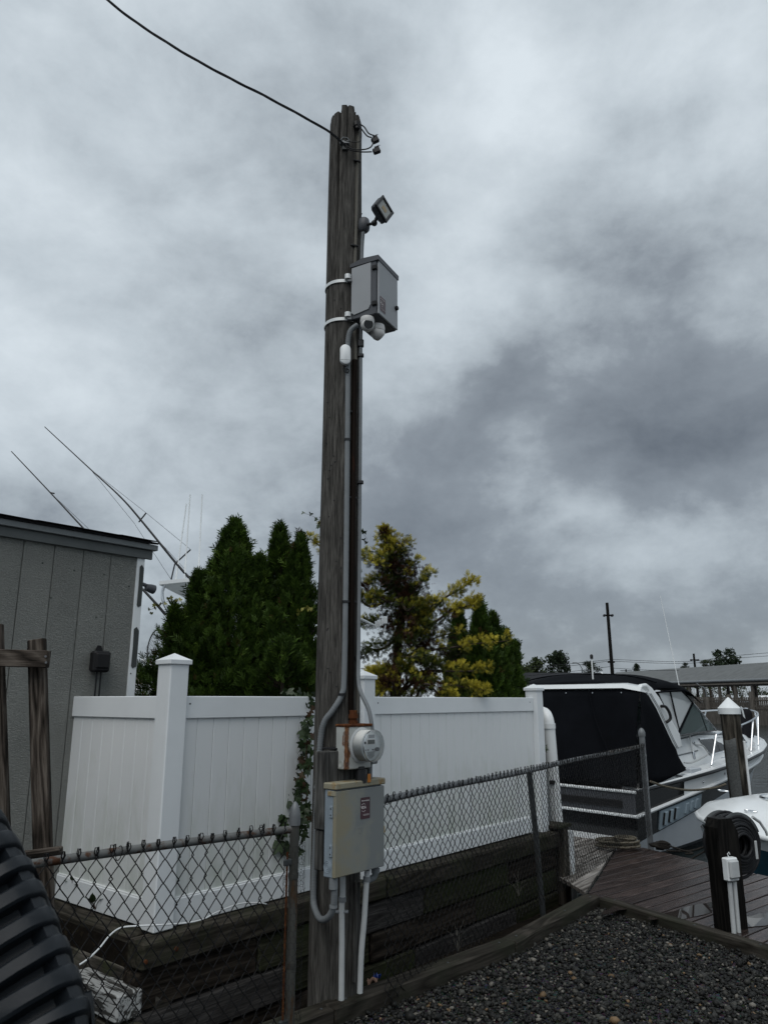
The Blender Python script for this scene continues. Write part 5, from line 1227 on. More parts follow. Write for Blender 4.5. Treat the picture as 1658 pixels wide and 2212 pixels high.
# creeper
def leaf_mesh(name, mat, s=1.):
    V = []; Fs = []
    outline = [(0, 0), (.22, .18), (.30, .45), (.20, .75), (0, 1.05)]
    for sg in (-1, 1):
        k = len(V); V += [(0, y*s, 0) for _, y in outline]+[(sg*x*s, y*s, .10*abs(x)*s) for x, y in outline[1:-1]]
        Fs += [(k, k+1, k+5), (k+1, k+2, k+6, k+5), (k+2, k+3, k+7, k+6), (k+3, k+4, k+7)]
    me = MB().add(V, Fs).mesh(name, mat, False, False); return me
def palmate(name, mat, s, n=5):
    V = []; Fs = []; base = leaf_mesh('tmp', mat, s); bv = [v.co.copy() for v in base.vertices]; bf = [tuple(p.vertices) for p in base.polygons]
    for i in range(n):
        a = R(-100+200*i/(n-1)); f = 1-.25*abs(i-(n-1)/2)/((n-1)/2); m = Matrix.Rotation(a, 3, 'Z'); k = len(V)
        V += [m @ Vector((v.x*f*.95, v.y*f, v.z-.08*v.y*f)) for v in bv]; Fs += [tuple(q+k for q in g) for g in bf]
    bpy.data.meshes.remove(base); return MB().add(V, Fs).mesh(name, mat, False, False)
LEAF = [palmate('leaf', 'creeper', .052), palmate('leaf', 'creeper', .048, 3), palmate('leaf', 'creeper_red', .042), palmate('leaf', 'creeper_yellow', .036)]
def vine(name, label, px, y, nleaf, spread, kinds, seed, sz=(.8, 1.3), stem_r=.003):
    rr = random.Random(seed); pts = spline([W(u, v, yy) for (u, v), yy in zip(px, y)], 8); t = thing(name, label, 'vine', tuple(pts[-1])); b = pts[-1]
    MB().tube([p-b for p in pts], stem_r, 5).obj('stem', 'stem', t, True)
    for k in range(nleaf):
        f = (k+.5)/nleaf+rr.uniform(-.02, .02); p = pts[max(0, min(len(pts)-1, int(f*(len(pts)-1))))]-b
        o = link('leaf', LEAF[rr.choice(kinds)], t, p+Vector((rr.uniform(-spread, spread), rr.uniform(-.05, 0), rr.uniform(-.03, .03))))
        o.rotation_euler = (R(90)+rr.uniform(-.5, .9), rr.uniform(-.8, .8), rr.uniform(-.9, .9)+(PI if rr.random() < .7 else 0)*0+rr.uniform(-.5, .5)); o.rotation_euler.rotate_axis('Z', PI+rr.uniform(-1, 1)); s = rr.uniform(*sz); o.scale = (s, s, s)
    return t
vine('creeper_vine', 'leafy green creeper hanging down the white fence left of the pole', [(640, 1500), (634, 1545), (640, 1600), (634, 1660), (630, 1720), (640, 1775), (628, 1840)], [5.35, 5.3, 5.28, 5.25, 5.2, 5.15, 5.1], 140, .085, [0, 0, 1, 1], 21)
vine('creeper_vine', 'reddening creeper strand close against the left side of the pole', [(668, 1500), (664, 1560), (662, 1620), (655, 1680), (652, 1740), (660, 1790)], [5.3, 5.25, 5.2, 5.18, 5.15, 5.1], 80, .045, [0, 1, 2, 1], 22, (.7, 1.05))
vine('creeper_sprig', 'yellow green creeper sprig reaching left off the big arborvitae', [(322, 1318), (338, 1312), (352, 1303), (372, 1298), (395, 1300)], [6.1, 6.1, 6.1, 6.15, 6.2], 12, .012, [3], 23, (.55, .8), .0015)
vine('creeper_sprig', 'yellow green leaf cluster on the arborvitae beside the pole', [(645, 1322), (654, 1318), (664, 1316), (676, 1322)], [6.25, 6.22, 6.2, 6.2], 6, .012, [3], 24, (.6, .9), .0015)
vine('creeper_sprig', 'thin creeper tip peeping out above left of the pole', [(652, 1108), (668, 1112), (684, 1120), (690, 1132), (686, 1140)], [6.3, 6.3, 6.3, 6.3, 6.3], 5, .012, [1, 0], 25, (.5, .7), .0012)
vine('creeper_sprig', 'thin creeper tip peeping out to the right of the pole', [(782, 1146), (786, 1155), (792, 1164), (788, 1172)], [6.3, 6.3, 6.3, 6.3], 5, .010, [1, 0], 26, (.5, .7), .0012)
# weeds on the wall
def weed(u, v, z, lab, n, seed, h=.12, mat='creeper'):
    rr = random.Random(seed); c = WZ(u, v, z); t = thing('weed', lab, 'plant', tuple(c)); me = leaf_mesh('leaf', mat, .06)
    for k in range(n):
        w = rr.uniform(0, 2*PI); l = rr.uniform(.02, .06); e_ = Vector((math.cos(w)*l, math.sin(w)*l, rr.uniform(.03, h))); MB().tube([(0, 0, 0), e_*.5+Vector((0, 0, .01)), e_], .0018, 4).obj('stem', 'stem', t)
        o = link('leaf', me, t, e_); o.rotation_euler = (rr.uniform(.1, 1.1), 0, w-PI/2); s = rr.uniform(.6, 1.1); o.scale = (s, s, s)
weed(158, 1945, .47, 'small leafy weed on the wall beside the lumber frame', 7, 1); weed(205, 1965, .47, 'low green weed on the wall below the left fence panel', 9, 2, .08)
def grass(u, v, y, lab, n, seed):
    rr = random.Random(seed); c = W(u, v, y); t = thing('dry_grass', lab, 'grass tuft', (c.x, c.y, c.z)); 
    for k in range(n):
        w = rr.uniform(0, 2*PI); l = rr.uniform(.05, .12); h = rr.uniform(.08, .2); MB().tube([(0, 0, 0), (math.cos(w)*l*.3, math.sin(w)*l*.3, h*.7), (math.cos(w)*l, math.sin(w)*l, h)], [.0016, .0012, .0005], 4).obj('blade', 'riser', t)
grass(988, 2060, 5.55, 'dry grass tuft at the foot of the timber wall below the chain link', 9, 3); grass(1238, 1905, 6.9, 'dry grass tuft at the foot of the leaning fence post', 8, 5); grass(1120, 1935, 6.75, 'few dry grass blades low on the timber wall', 7, 7)

# ================================================================== CABIN CRUISER
def cruiser():
    PSI = R(43); O = Vector((2.53, 11.99, WATER_Z)); L = 7.2
    t = thing('cabin_cruiser', 'white cabin cruiser under black canvas moored behind the gate', 'boat', tuple(O), PSI)
    mw = Matrix.Translation(O) @ Rz(PSI)
    def c(x, y, z): return Vector((x, y, z-WATER_Z))
    bb = lambda x: float(np.interp(x/L, [0, .15, .3, .5, .65, .78, .88, .95, 1], [1.35, 1.41, 1.44, 1.4, 1.24, .97, .65, .35, .02]))
    sheer = lambda x: .42+.065*x
    strk = lambda x: .10+.13*x-.0065*x*x
    band = lambda x: -.26+.175*x-.009*x*x
    def hp(x, f, z, s):      # point on the hull side: half-beam factor f, height z, side s
        xx = x-(x/L)**4*(sheer(x)-z)*.75; return c(xx, s*bb(x)*f, z)
    xs = list(np.linspace(0, L, 34))
    def lv(x):
        k = (x/L)**2
        return [(0., -.95+.9*k*k), (.55-.25*k, -.72+.55*k*k), (.90-.42*k, -.45+.42*k), (.955-.26*k, band(x)), (.985-.10*k, strk(x)), (1., sheer(x))]
    def shell(name, mat, i0, i1, x0=-1, x1=99, extra=0.):
        for s in (-1, 1):
            rows = []
            for x in xs:
                if x < x0 or x > x1: continue
                a, b_ = lv(x)[i0], lv(x)[i1]; mid = [(a[0]+(b_[0]-a[0])*k, a[1]+(b_[1]-a[1])*k) for k in np.linspace(0, 1, 4)] if i1-i0 == 1 else [lv(x)[i] for i in range(i0, i1+1)]
                rows.append([hp(x, f+extra, z, s) for f, z in mid])
            MB().loft(rows).obj(name, mat, t, True)
    shell('hull_bottom', 'gelcoat_grey', 0, 3); hb2 = shell('hull_band', 'black_gel', 3, 4); shell('aft_topside', 'black_gel', 4, 5, -1, 1.32); shell('topside', 'gelcoat', 4, 5, 1.3, 99, .004)
    for s in (-1, 1):
        MB().tube([hp(x, 1.0-.10*(x/L)**2, strk(x), s) for x in xs], [.028]*len(xs), 8).obj('strake', 'gelcoat', t, True)
        MB().tube([hp(x, 1.012, sheer(x), s) for x in xs], [.030]*len(xs), 8).obj('rub_rail', 'dark_metal' if s else '', t, True)
        MB().tube([hp(x, 1.018, sheer(x)+.032, s) for x in xs], .018, 6).obj('gunwale_trim', 'gelcoat', t, True)
    tr = MB()
    def tq(z0, z1, mat, name): MB().add([c(0, -1.34*f0, z0) for f0 in (1,)]+[c(0, 1.34, z0), c(0, 1.35, z1), c(0, -1.35, z1)], [(0, 1, 2, 3)]).obj(name, mat, t, False, False)
    tq(-.9, .10, 'black_gel', 'transom_lower'); tq(.10, .43, 'cabinet_dark', 'transom_panel')
    for z in (.10, .415): MB().tube([c(-.012, -1.37, z), c(-.02, 0, z+.012), c(-.012, 1.37, z)], .021, 8).obj('transom_strake', 'gelcoat', t, True)
    MB().box(c(-.02, 0, .25), (.03, 2.3, .10), .01).obj('transom_recess', 'black_plastic', t)
    MB().box(c(-.30, 0, -.22), (.60, 2.7, .07), .02).obj('swim_platform', 'gelcoat', t)
    # louvred vent on the black band
    lx0, lx1 = .60, 1.86; rows = []
    lz0 = lambda x: float(np.interp(x, [lx0, lx1], [-.13, .07])); lz1 = lambda x: float(np.interp(x, [lx0, lx1], [.12, .26]))
    hy = lambda x, z: -(bb(x)*float(np.interp(z, [band(x), strk(x)], [lv(x)[3][0], lv(x)[4][0]])))
    vp = MB(); grid = []
    for x in np.linspace(lx0, lx1, 9): grid.append([c(x, hy(x, z)-.012, z) for z in np.linspace(lz0(x), lz1(x), 3)])
    vp = solidify(vp.loft(grid).obj('vent_panel', 'louvre', t, False, False), .022, 0)
    for k in range(7):
        if k == 3: continue
        x = lx0+.12+k*.155; z0, z1 = lz0(x)+.035, lz1(x)-.03; p = c(x, hy(x, z0)-.034, z0); q = c(x+.03, hy(x, z1)-.03, z1)
        d = (q-p).normalized(); mb = MB().box((0, 0, 0), (.085, .035, (q-p).length), .008, frame_from((p+q)/2, (1, 0, 0), d.cross(Vector((1, 0, 0))), d)); mb.obj('louvre_fin', 'louvre', vp)
        if k > 3: continue
        MB().box((0, 0, 0), (.011, .030, (q-p).length*.9), .0, frame_from((p+q)/2+Vector((-.052, 0, 0)), (1, 0, 0), d.cross(Vector((1, 0, 0))), d)).obj('louvre_slot', 'black_plastic', vp)
    # decks and cabin trunk
    th = lambda x: float(np.interp(x, [1.2, 2.6, 3.2, 5.0, 6.1, 7.2], [.50, .52, .46, .24, .05, .0]))
    def dprof(x):
        b_ = bb(x); s0 = sheer(x)+.03; i1 = max(.0, b_-.24); i2 = max(.0, b_-.34)
        return [(b_, s0), (b_-.02 if b_ > .05 else b_, s0+.02), (i1, s0+.035), (i2, s0+.035+th(x)*.92), (i2*.6, s0+.04+th(x)*1.04), (0, s0+.045+th(x)*1.08)]
    rows = []
    for x in [q for q in xs if q > 1.25]:
        pr_ = dprof(x); rows.append([c(x, -y, z) for y, z in pr_]+[c(x, y, z) for y, z in pr_[-2::-1]])
    MB().loft(rows).obj('deck', 'gelcoat', t, True)
    rows = []
    for x in [q for q in xs if q < 1.6]: rows.append([c(x, -bb(x), sheer(x)+.02), c(x, -bb(x)+.2, sheer(x)+.05), c(x, -bb(x)+.22, sheer(x)-.5), c(x, bb(x)-.22, sheer(x)-.5), c(x, bb(x)-.2, sheer(x)+.05), c(x, bb(x), sheer(x)+.02)])
    MB().loft(rows).obj('cockpit', 'gelcoat', t, False)
    # boarding step moulded into the side deck
    MB().box(c(1.75, -1.33, .60), (.36, .16, .08), .012).obj('side_step', 'gelcoat_grey', t)
    # cabin windows
    def trunk(x, f, s=-1, off=.0):
        p = dprof(x); y = p[2][0]+(p[3][0]-p[2][0])*f; z = p[2][1]+(p[3][1]-p[2][1])*f; return c(x, s*(y+off), z+off*.4)
    for s in (-1, 1):
        for (pts) in ([(2.55, .78), (2.80, .22), (3.75, .25), (3.85, .80)], [(4.15, .80), (4.10, .28), (4.85, .30), (4.75, .78)]):
            P = [trunk(x, f, s, .008) for x, f in pts]; w = solidify(MB().add(P, [(0, 1, 2, 3)]).obj('cabin_window', 'dark_window', t, False, False), .008, 0)
            MB().tube([trunk(x, f, s, .014) for x, f in pts], .013, 6, False, None, True).obj('window_frame', 'chrome', w, True)
    MB().tube([trunk(x, .93, -1, .006) for x in np.linspace(1.5, 4.8, 14)], .012, 6).obj('trunk_moulding', 'pvc_grey', t, True); MB().tube([trunk(x, .45, -1, .006) for x in np.linspace(1.4, 2.4, 8)], .010, 6).obj('trunk_moulding', 'pvc_grey', t, True)
    # arch wings, cross arch
    wing = [(.28, 1.80), (.33, 1.87), (.48, 1.885), (.62, 1.83), (.82, 1.69), (1.36, 1.15), (1.40, .96), (1.20, .93), (1.09, 1.03), (.68, 1.54), (.48, 1.74)]
    for s in (-1, 1):
        F = frame_from(c(0, s*1.40+(.07 if s > 0 else 0)-(.0 if s > 0 else -.07), 0), (1, 0, 0), (0, 0, 1), (0, -1, 0)); wg = MB().prism(wing, .07, F).obj('arch_wing', 'gelcoat', t)
        md = wg.modifiers.new('bevel', 'BEVEL'); md.width = .02; md.segments = 2
        for dx in (.05, .09): MB().tube([c(x+dx, s*1.402, z) for x, z in ((.47, 1.745), (.66, 1.56), (1.05, 1.07), (1.16, .95))], .006, 5).obj('pinstripe', 'pvc_grey', wg)
        MB().tube(spline([c(.80, s*1.42, 1.56), c(.88, s*1.45, 1.55), c(.96, s*1.46, 1.46), c(.97, s*1.46, 1.38), c(.92, s*1.42, 1.33)], 5), .022, 8).obj('grab_handle', 'black_plastic', wg, True)
    rows = []
    for k in range(21):
        y = -1.40+2.8*k/20; e_ = 1-abs(y)/1.4; dz = .05*min(1, e_*5)-.03
        rows.append([c(x, y, z+dz) for x, z in ((.26, 1.80), (.30, 1.86), (.42, 1.875), (.50, 1.86), (.52, 1.80), (.40, 1.785))])
    MB().loft(rows, True, True).obj('cross_arch', 'gelcoat', t, True)
    # canvas
    g = []
    for i in range(27):
        y = -1.39+2.78*i/26; col = []
        for j in range(13):
            f = j/12; x = .30*(1-f)-.015*f; z = 1.80*(1-f)+.475*f; fold = .040*math.sin(y*4.2+f*2.6+.8)*math.sin(PI*f)**.7+.014*math.sin(y*13-f*5)*f+.03*math.sin(PI*f)
            col.append(c(x-fold, y*(1-.01*math.sin(PI*f)), z+(.012*math.sin(y*9) if j == 12 else 0)))
        g.append(col)
    solidify(MB().loft(g).obj('aft_curtain', 'canvas', t, True, False), .006)
    for s in (-1, 1):
        # side curtain between the arch leg and the gunwale
        top = [(.30, 1.80), (.50, 1.71), (.72, 1.51), (.95, 1.24), (1.12, 1.01), (1.20, .93), (1.24, .84), (1.38, .70), (1.46, .655)]
        bot = [(-.015, .475), (.12, .47), (.30, .485), (.52, .51), (.74, .535), (.92, .56), (1.08, .585), (1.24, .61), (1.40, .635)]
        g = []
        for k in range(len(top)):
            (xa, za), (xb, zb) = top[k], bot[k]; g.append([c(xa+(xb-xa)*f, s*(1.395+.035*f+.018*math.sin(PI*f)*math.sin(k*1.3)), za+(zb-za)*f) for f in np.linspace(0, 1, 9)])
        solidify(MB().loft(g).obj('side_curtain', 'canvas', t, True, False), .006)
    MB().tube(spline([c(.27, -.55, 1.78), c(.14, -.72, 1.35), c(.02, -.98, .90), c(-.01, -1.18, .52)], 6), .012, 6).obj('canvas_seam', 'canvas', t, True)
    for y in (-1.1, -.62, -.15, .4): MB().lathe([(.012, 0), (.009, .005)], 8, frame_from(c(.262, y, 1.755), (0, 1, 0), (0, 0, 1), (-1, 0, 0))).obj('snap', 'chrome', t)
    g = []
    for i in range(25):
        y = -1.33+2.66*i/24; e_ = abs(y)/1.33; col = []
        for x in np.linspace(.36, 2.30, 15):
            z = float(np.interp(x, [.36, .9, 1.5, 2.0, 2.3], [1.905, 2.05, 2.07, 1.98, 1.84])); z = z-(.16 if x > .6 else .05)*e_**3-.02*e_
            if e_ > .97: z -= .055
            col.append(c(x+.02*e_, y, z+.008*math.sin(x*7+y*4)))
        g.append(col)
    bim = solidify(MB().loft(g).obj('bimini_top', 'canvas', t, True, False), .012)
    MB().tube([c(.95, y, 2.06-.16*abs(y/1.33)**3-.005) for y in np.linspace(-1.3, 1.3, 16)], .012, 6).obj('bimini_seam', 'canvas', bim, True)
    # clear vinyl and windshield
    for s in (-1, 1):
        A, B_, C_, D_ = c(.86, s*1.34, 1.76), c(1.72, s*1.31, 1.80), c(2.22, s*1.22, 1.60), c(1.42, s*1.33, 1.15)
        solidify(MB().add([A, B_, C_, D_], [(0, 1, 2, 3)]).obj('clear_curtain', 'vinyl_clear', t, False, False), .003, 0)
        MB().tube([A, B_, C_, D_], .026, 6, False, None, True).obj('curtain_border', 'canvas', t); MB().tube([A.lerp(B_, .52), D_.lerp(C_, .10)], .013, 6).obj('curtain_zip', 'canvas', t)
        G1, G2, G3 = c(1.50, s*1.30, 1.12), c(2.24, s*1.22, 1.60), c(3.30, s*1.08, 1.15)
        solidify(MB().add([G1, G2, G3], [(0, 1, 2)]).obj('side_glass', 'windshield', t, False, False), .006, 0)
        MB().tube([G1, G2, G3], .016, 6, False, None, True).obj('glass_frame', 'dark_metal', t); MB().tube([G2, G2.lerp(G3, .5), G3], .020, 6).obj('windshield_post', 'chrome', t, True); MB().tube([G2.lerp(G3, .30), G1.lerp(G3, .74)], .013, 6).obj('glass_mullion', 'dark_metal', t)
    T1, T2, T3, T4 = c(2.24, -1.22, 1.60), c(2.42, 0, 1.64), c(3.62, 0, 1.20), c(3.30, -1.08, 1.15); T5, T6 = c(2.24, 1.22, 1.60), c(3.30, 1.08, 1.15)
    solidify(MB().add([T1, T2, T3, T4, T5, T6], [(0, 1, 2, 3), (1, 4, 5, 2)]).obj('front_glass', 'windshield', t, False, False), .006, 0)
    MB().tube([T1, T2, T5], .018, 6).obj('windshield_frame', 'chrome', t); MB().tube([T4, T3, T6], .02, 6).obj('windshield_frame', 'chrome', t); MB().tube([T2, T3], .016, 6).obj('glass_mullion', 'dark_metal', t)
    F0, F1, F2, F3 = c(2.28, -1.28, 1.76), c(2.30, 1.28, 1.76), c(2.24, 1.22, 1.61), c(2.24, -1.22, 1.61); solidify(MB().add([F0, F1, F2, F3], [(0, 1, 2, 3)]).obj('clear_curtain', 'vinyl_clear', t, False, False), .003, 0)
    # seat and helm seen dimly through the glass
    MB().box(c(1.9, -.5, 1.05), (.25, .5, .5), .05).obj('helm_seat', 'gelcoat_grey', t); MB().box(c(2.5, .0, .95), (.4, 1.7, .3), .05).obj('dashboard', 'gelcoat_grey', t)
    # whip antenna and its mount
    a0 = c(2.20, -1.17, .82); inv = mw.inverted(); a1 = inv @ W(1425, 1287, (mw @ a0).y+.15); a1 = Vector((a1.x, a1.y, a1.z))
    MB().tube([a0, a0.lerp(a1, .3), a0.lerp(a1, .31), a1], [.016, .013, .009, .004], 8).obj('whip_antenna', 'white_paint', t, True); MB().lathe([(.03, -.08), (.03, .0), (.02, .03)], 10, Matrix.Translation(a0)).obj('antenna_mount', 'chrome', t, True)
    MB().tube(spline([c(2.35, -1.14, .95), c(2.55, -1.18, .92), c(2.6, -1.22, .8), c(2.3, -1.24, .74), c(1.9, -1.27, .70), c(1.6, -1.3, .72)], 6), .012, 6).obj('power_cord', 'pvc_white', t, True); MB().lathe([(.03, -.02), (.04, .0), (.035, .03)], 10, Matrix.Translation(c(2.32, -1.12, .98))).obj('shore_power_inlet', 'chrome', t, True)
    # masthead light on the arch
    MB().tube([c(.62, -.42, 1.95), c(.62, -.42, 2.28)], .012, 8).obj('light_mast', 'white_paint', t); MB().lathe([(.024, 0), (.026, .05), (.012, .07)], 10, Matrix.Translation(c(.62, -.42, 2.28))).obj('masthead_light', 'black_plastic', t, True)
    # bow rail
    for s in (-1, 1):
        base = [(2.45, .10), (3.55, .10), (4.4, .10), (5.3, .10), (6.2, .08), (6.9, .05)]; tops = []
        for i, (x, ins) in enumerate(base):
            p = c(x, s*(bb(x)-ins), sheer(x)+.06); xt = min(x+.28, L+.05); zt = float(np.interp(x, [2.4, 3.5, 5., 6.9], [1.12, 1.22, 1.36, 1.46])); q = c(xt, s*max(.0, bb(min(xt, L))-ins*.7), zt)
            if i == 0: q = c(2.75, s*(bb(2.75)-.1), 1.10)
            MB().tube([p, q], .016, 8).obj('rail_stanchion', 'chrome', t, True); MB().lathe([(.035, 0), (.03, .012)], 10, Matrix.Translation(p-Vector((0, 0, .02)))).obj('stanchion_foot', 'chrome', t); tops.append(q)
        tops.append(c(L+.12, 0, 1.47)); MB().tube(spline(tops, 6), .017, 8).obj('bow_rail', 'chrome', t, True)
    MB().lathe([(.02, 0), (.12, .03), (.14, .12), (.14, .50), (.11, .58), (.02, .60)], 18, Matrix.Translation(c(6.35, -.35, .88))).obj('canvas_fender_bag', 'fender', t, True)
    for x in (3.0, 4.7): MB().tube([c(x-.07, -bb(x)+.12, sheer(x)+.11), c(x+.07, -bb(x)+.12, sheer(x)+.11)], .011, 6).obj('deck_cleat', 'chrome', t); 
    for x in (1.9, 2.7): MB().lathe([(.02, 0), (.014, .01)], 10, frame_from(hp(x, 1.0, (sheer(x)+strk(x))/2, -1), (1, 0, 0), (0, 0, 1), (0, -1, 0))).obj('through_hull', 'chrome', t)
    return t
cruiser()
q = spline([W(1404, 1688, 10.6), W(1440, 1700, 10.9), W(1490, 1707, 11.4), W(1540, 1702, 11.8), W(1566, 1694, 12.05)], 6)
o = MB().tube([p-q[0] for p in q], .016, 7).obj('mooring_line', 'rope', None, True); o.location = q[0]; tag(o, 'tan mooring line from the cruiser stern across to the piling', 'rope')
q = spline([WZ(1440, 1838, .08), W(1470, 1839, 9.0), W(1500, 1836, 9.2), W(1532, 1824, 9.6)], 6)
o = MB().tube([p-q[0] for p in q], .011, 7).obj('mooring_line', 'rope_dark', None, True); o.location = q[0]; tag(o, 'dark mooring line from the dock cleat towards the white boat', 'rope')
q = spline([W(1480, 1862, 9.2), W(1505, 1848, 9.5), W(1535, 1832, 9.9)], 6)
o = MB().tube([p-q[0] for p in q], .010, 7).obj('mooring_line', 'rope_dark', None, True); o.location = q[0]; tag(o, 'second dark line hanging lower between the dock edge and the white boat', 'rope')

# ================================================================== WHITE BOAT
def white_boat():
    tipw = W(1534, 1746, 10.6); ang = R(118)
    t = thing('white_motorboat', 'white decked motorboat with teal blue hull alongside the dock', 'boat', (tipw.x, tipw.y, WATER_Z), ang)
    zr = tipw.z; hb_ = lambda s: float(np.interp(s, [0, .06, .2, .45, .8, 1.3, 2., 3., 6.], [.06, .26, .50, .74, .95, 1.10, 1.19, 1.22, 1.18]))
    c = lambda x, y, z: Vector((x, y, z-WATER_Z))
    ss = [0, .03, .06, .12, .2, .32, .45, .6, .8, 1.05, 1.3, 1.65, 2., 2.6, 3.4, 4.5, 6.]
    sh = lambda s: zr-.02*min(s, 3)
    def band(f0, z0, f1, z1, name, mat, n=3):
        mb = MB()
        for sg in (-1, 1):
            rows = [[c(-s*(1-0)-(0 if s else 0)-(.25*(1-k)*math.exp(-s*2) if f0 < .95 else 0)*1, sg*hb_(s)*(f0+(f1-f0)*k), z0+(z1-z0)*k+sh(s)) for k in np.linspace(0, 1, n)] for s in ss]; mb.loft(rows)
        return mb.obj(name, mat, t, True)
    band(.62, -.95, .93, -.16, 'hull', 'navy_gel', 5); band(.93, -.16, .99, -.02, 'hull_top_band', 'gelcoat')
    for sg in (-1, 1): MB().tube([c(-s, sg*hb_(s), sh(s)-.01) for s in ss], .035, 10).obj('rub_rail', 'gelcoat', t, True)
    rows = []
    for s in ss:
        b_ = hb_(s); row = []
        for k in range(-8, 9):
            f = k/8; row.append(c(-s-.0, f*b_, sh(s)+.02+.27*(1-abs(f)**2.6)*min(1, .25+s*.9)))
        rows.append(row)
    MB().loft(rows).obj('deck', 'gelcoat', t, True)
    # forward hatch with bright rim, seams and fittings
    for r_, nm in ((.33, 'hatch_rim'), (.28, 'hatch_rim')): MB().tube([c(-1.30+r_*1.2*math.cos(w), .1+r_*math.sin(w), sh(1.3)+.285) for w in np.linspace(0, 2*PI, 30)[:-1]], .017, 7, False, None, True).obj(nm, 'chrome' if r_ > .3 else 'gelcoat', t, True)
    MB().lathe([(.27, 0), (.26, .02), (.0, .03)], 26, Matrix.Translation(c(-1.30, .1, sh(1.3)+.28)) @ Matrix.Scale(1.2, 4, (1, 0, 0)), 0, False).obj('hatch_lid', 'gelcoat', t, True)
    MB().tube([c(-1.45, y, sh(1.45)+.02+.165*(1-abs(y/1.12)**2.6)) for y in np.linspace(-1.08, 1.08, 18)][:0] or [c(-x, .98*hb_(x)-.10, sh(x)+.075) for x in np.linspace(1.0, 2.6, 10)], .010, 5).obj('deck_seam', 'black_plastic', t)
    for (x, y) in ((-.42, .25), (-1.2, .78), (-.7, -.45)):
        MB().tube([c(x+.075*math.cos(w), y+.03*math.sin(w), sh(-x)+.30-.27*(abs(y)/hb_(-x))**2.6) for w in np.linspace(0, 2*PI, 16)[:-1]], .008, 6, False, None, True).obj('deck_plate', 'chrome', t, True)
    # windscreen and console further aft, beyond the frame
    MB().box(c(-3.4, 0, sh(3)+.35), (.9, .8, .75), .06).obj('console', 'gelcoat', t)
    return t
white_boat()

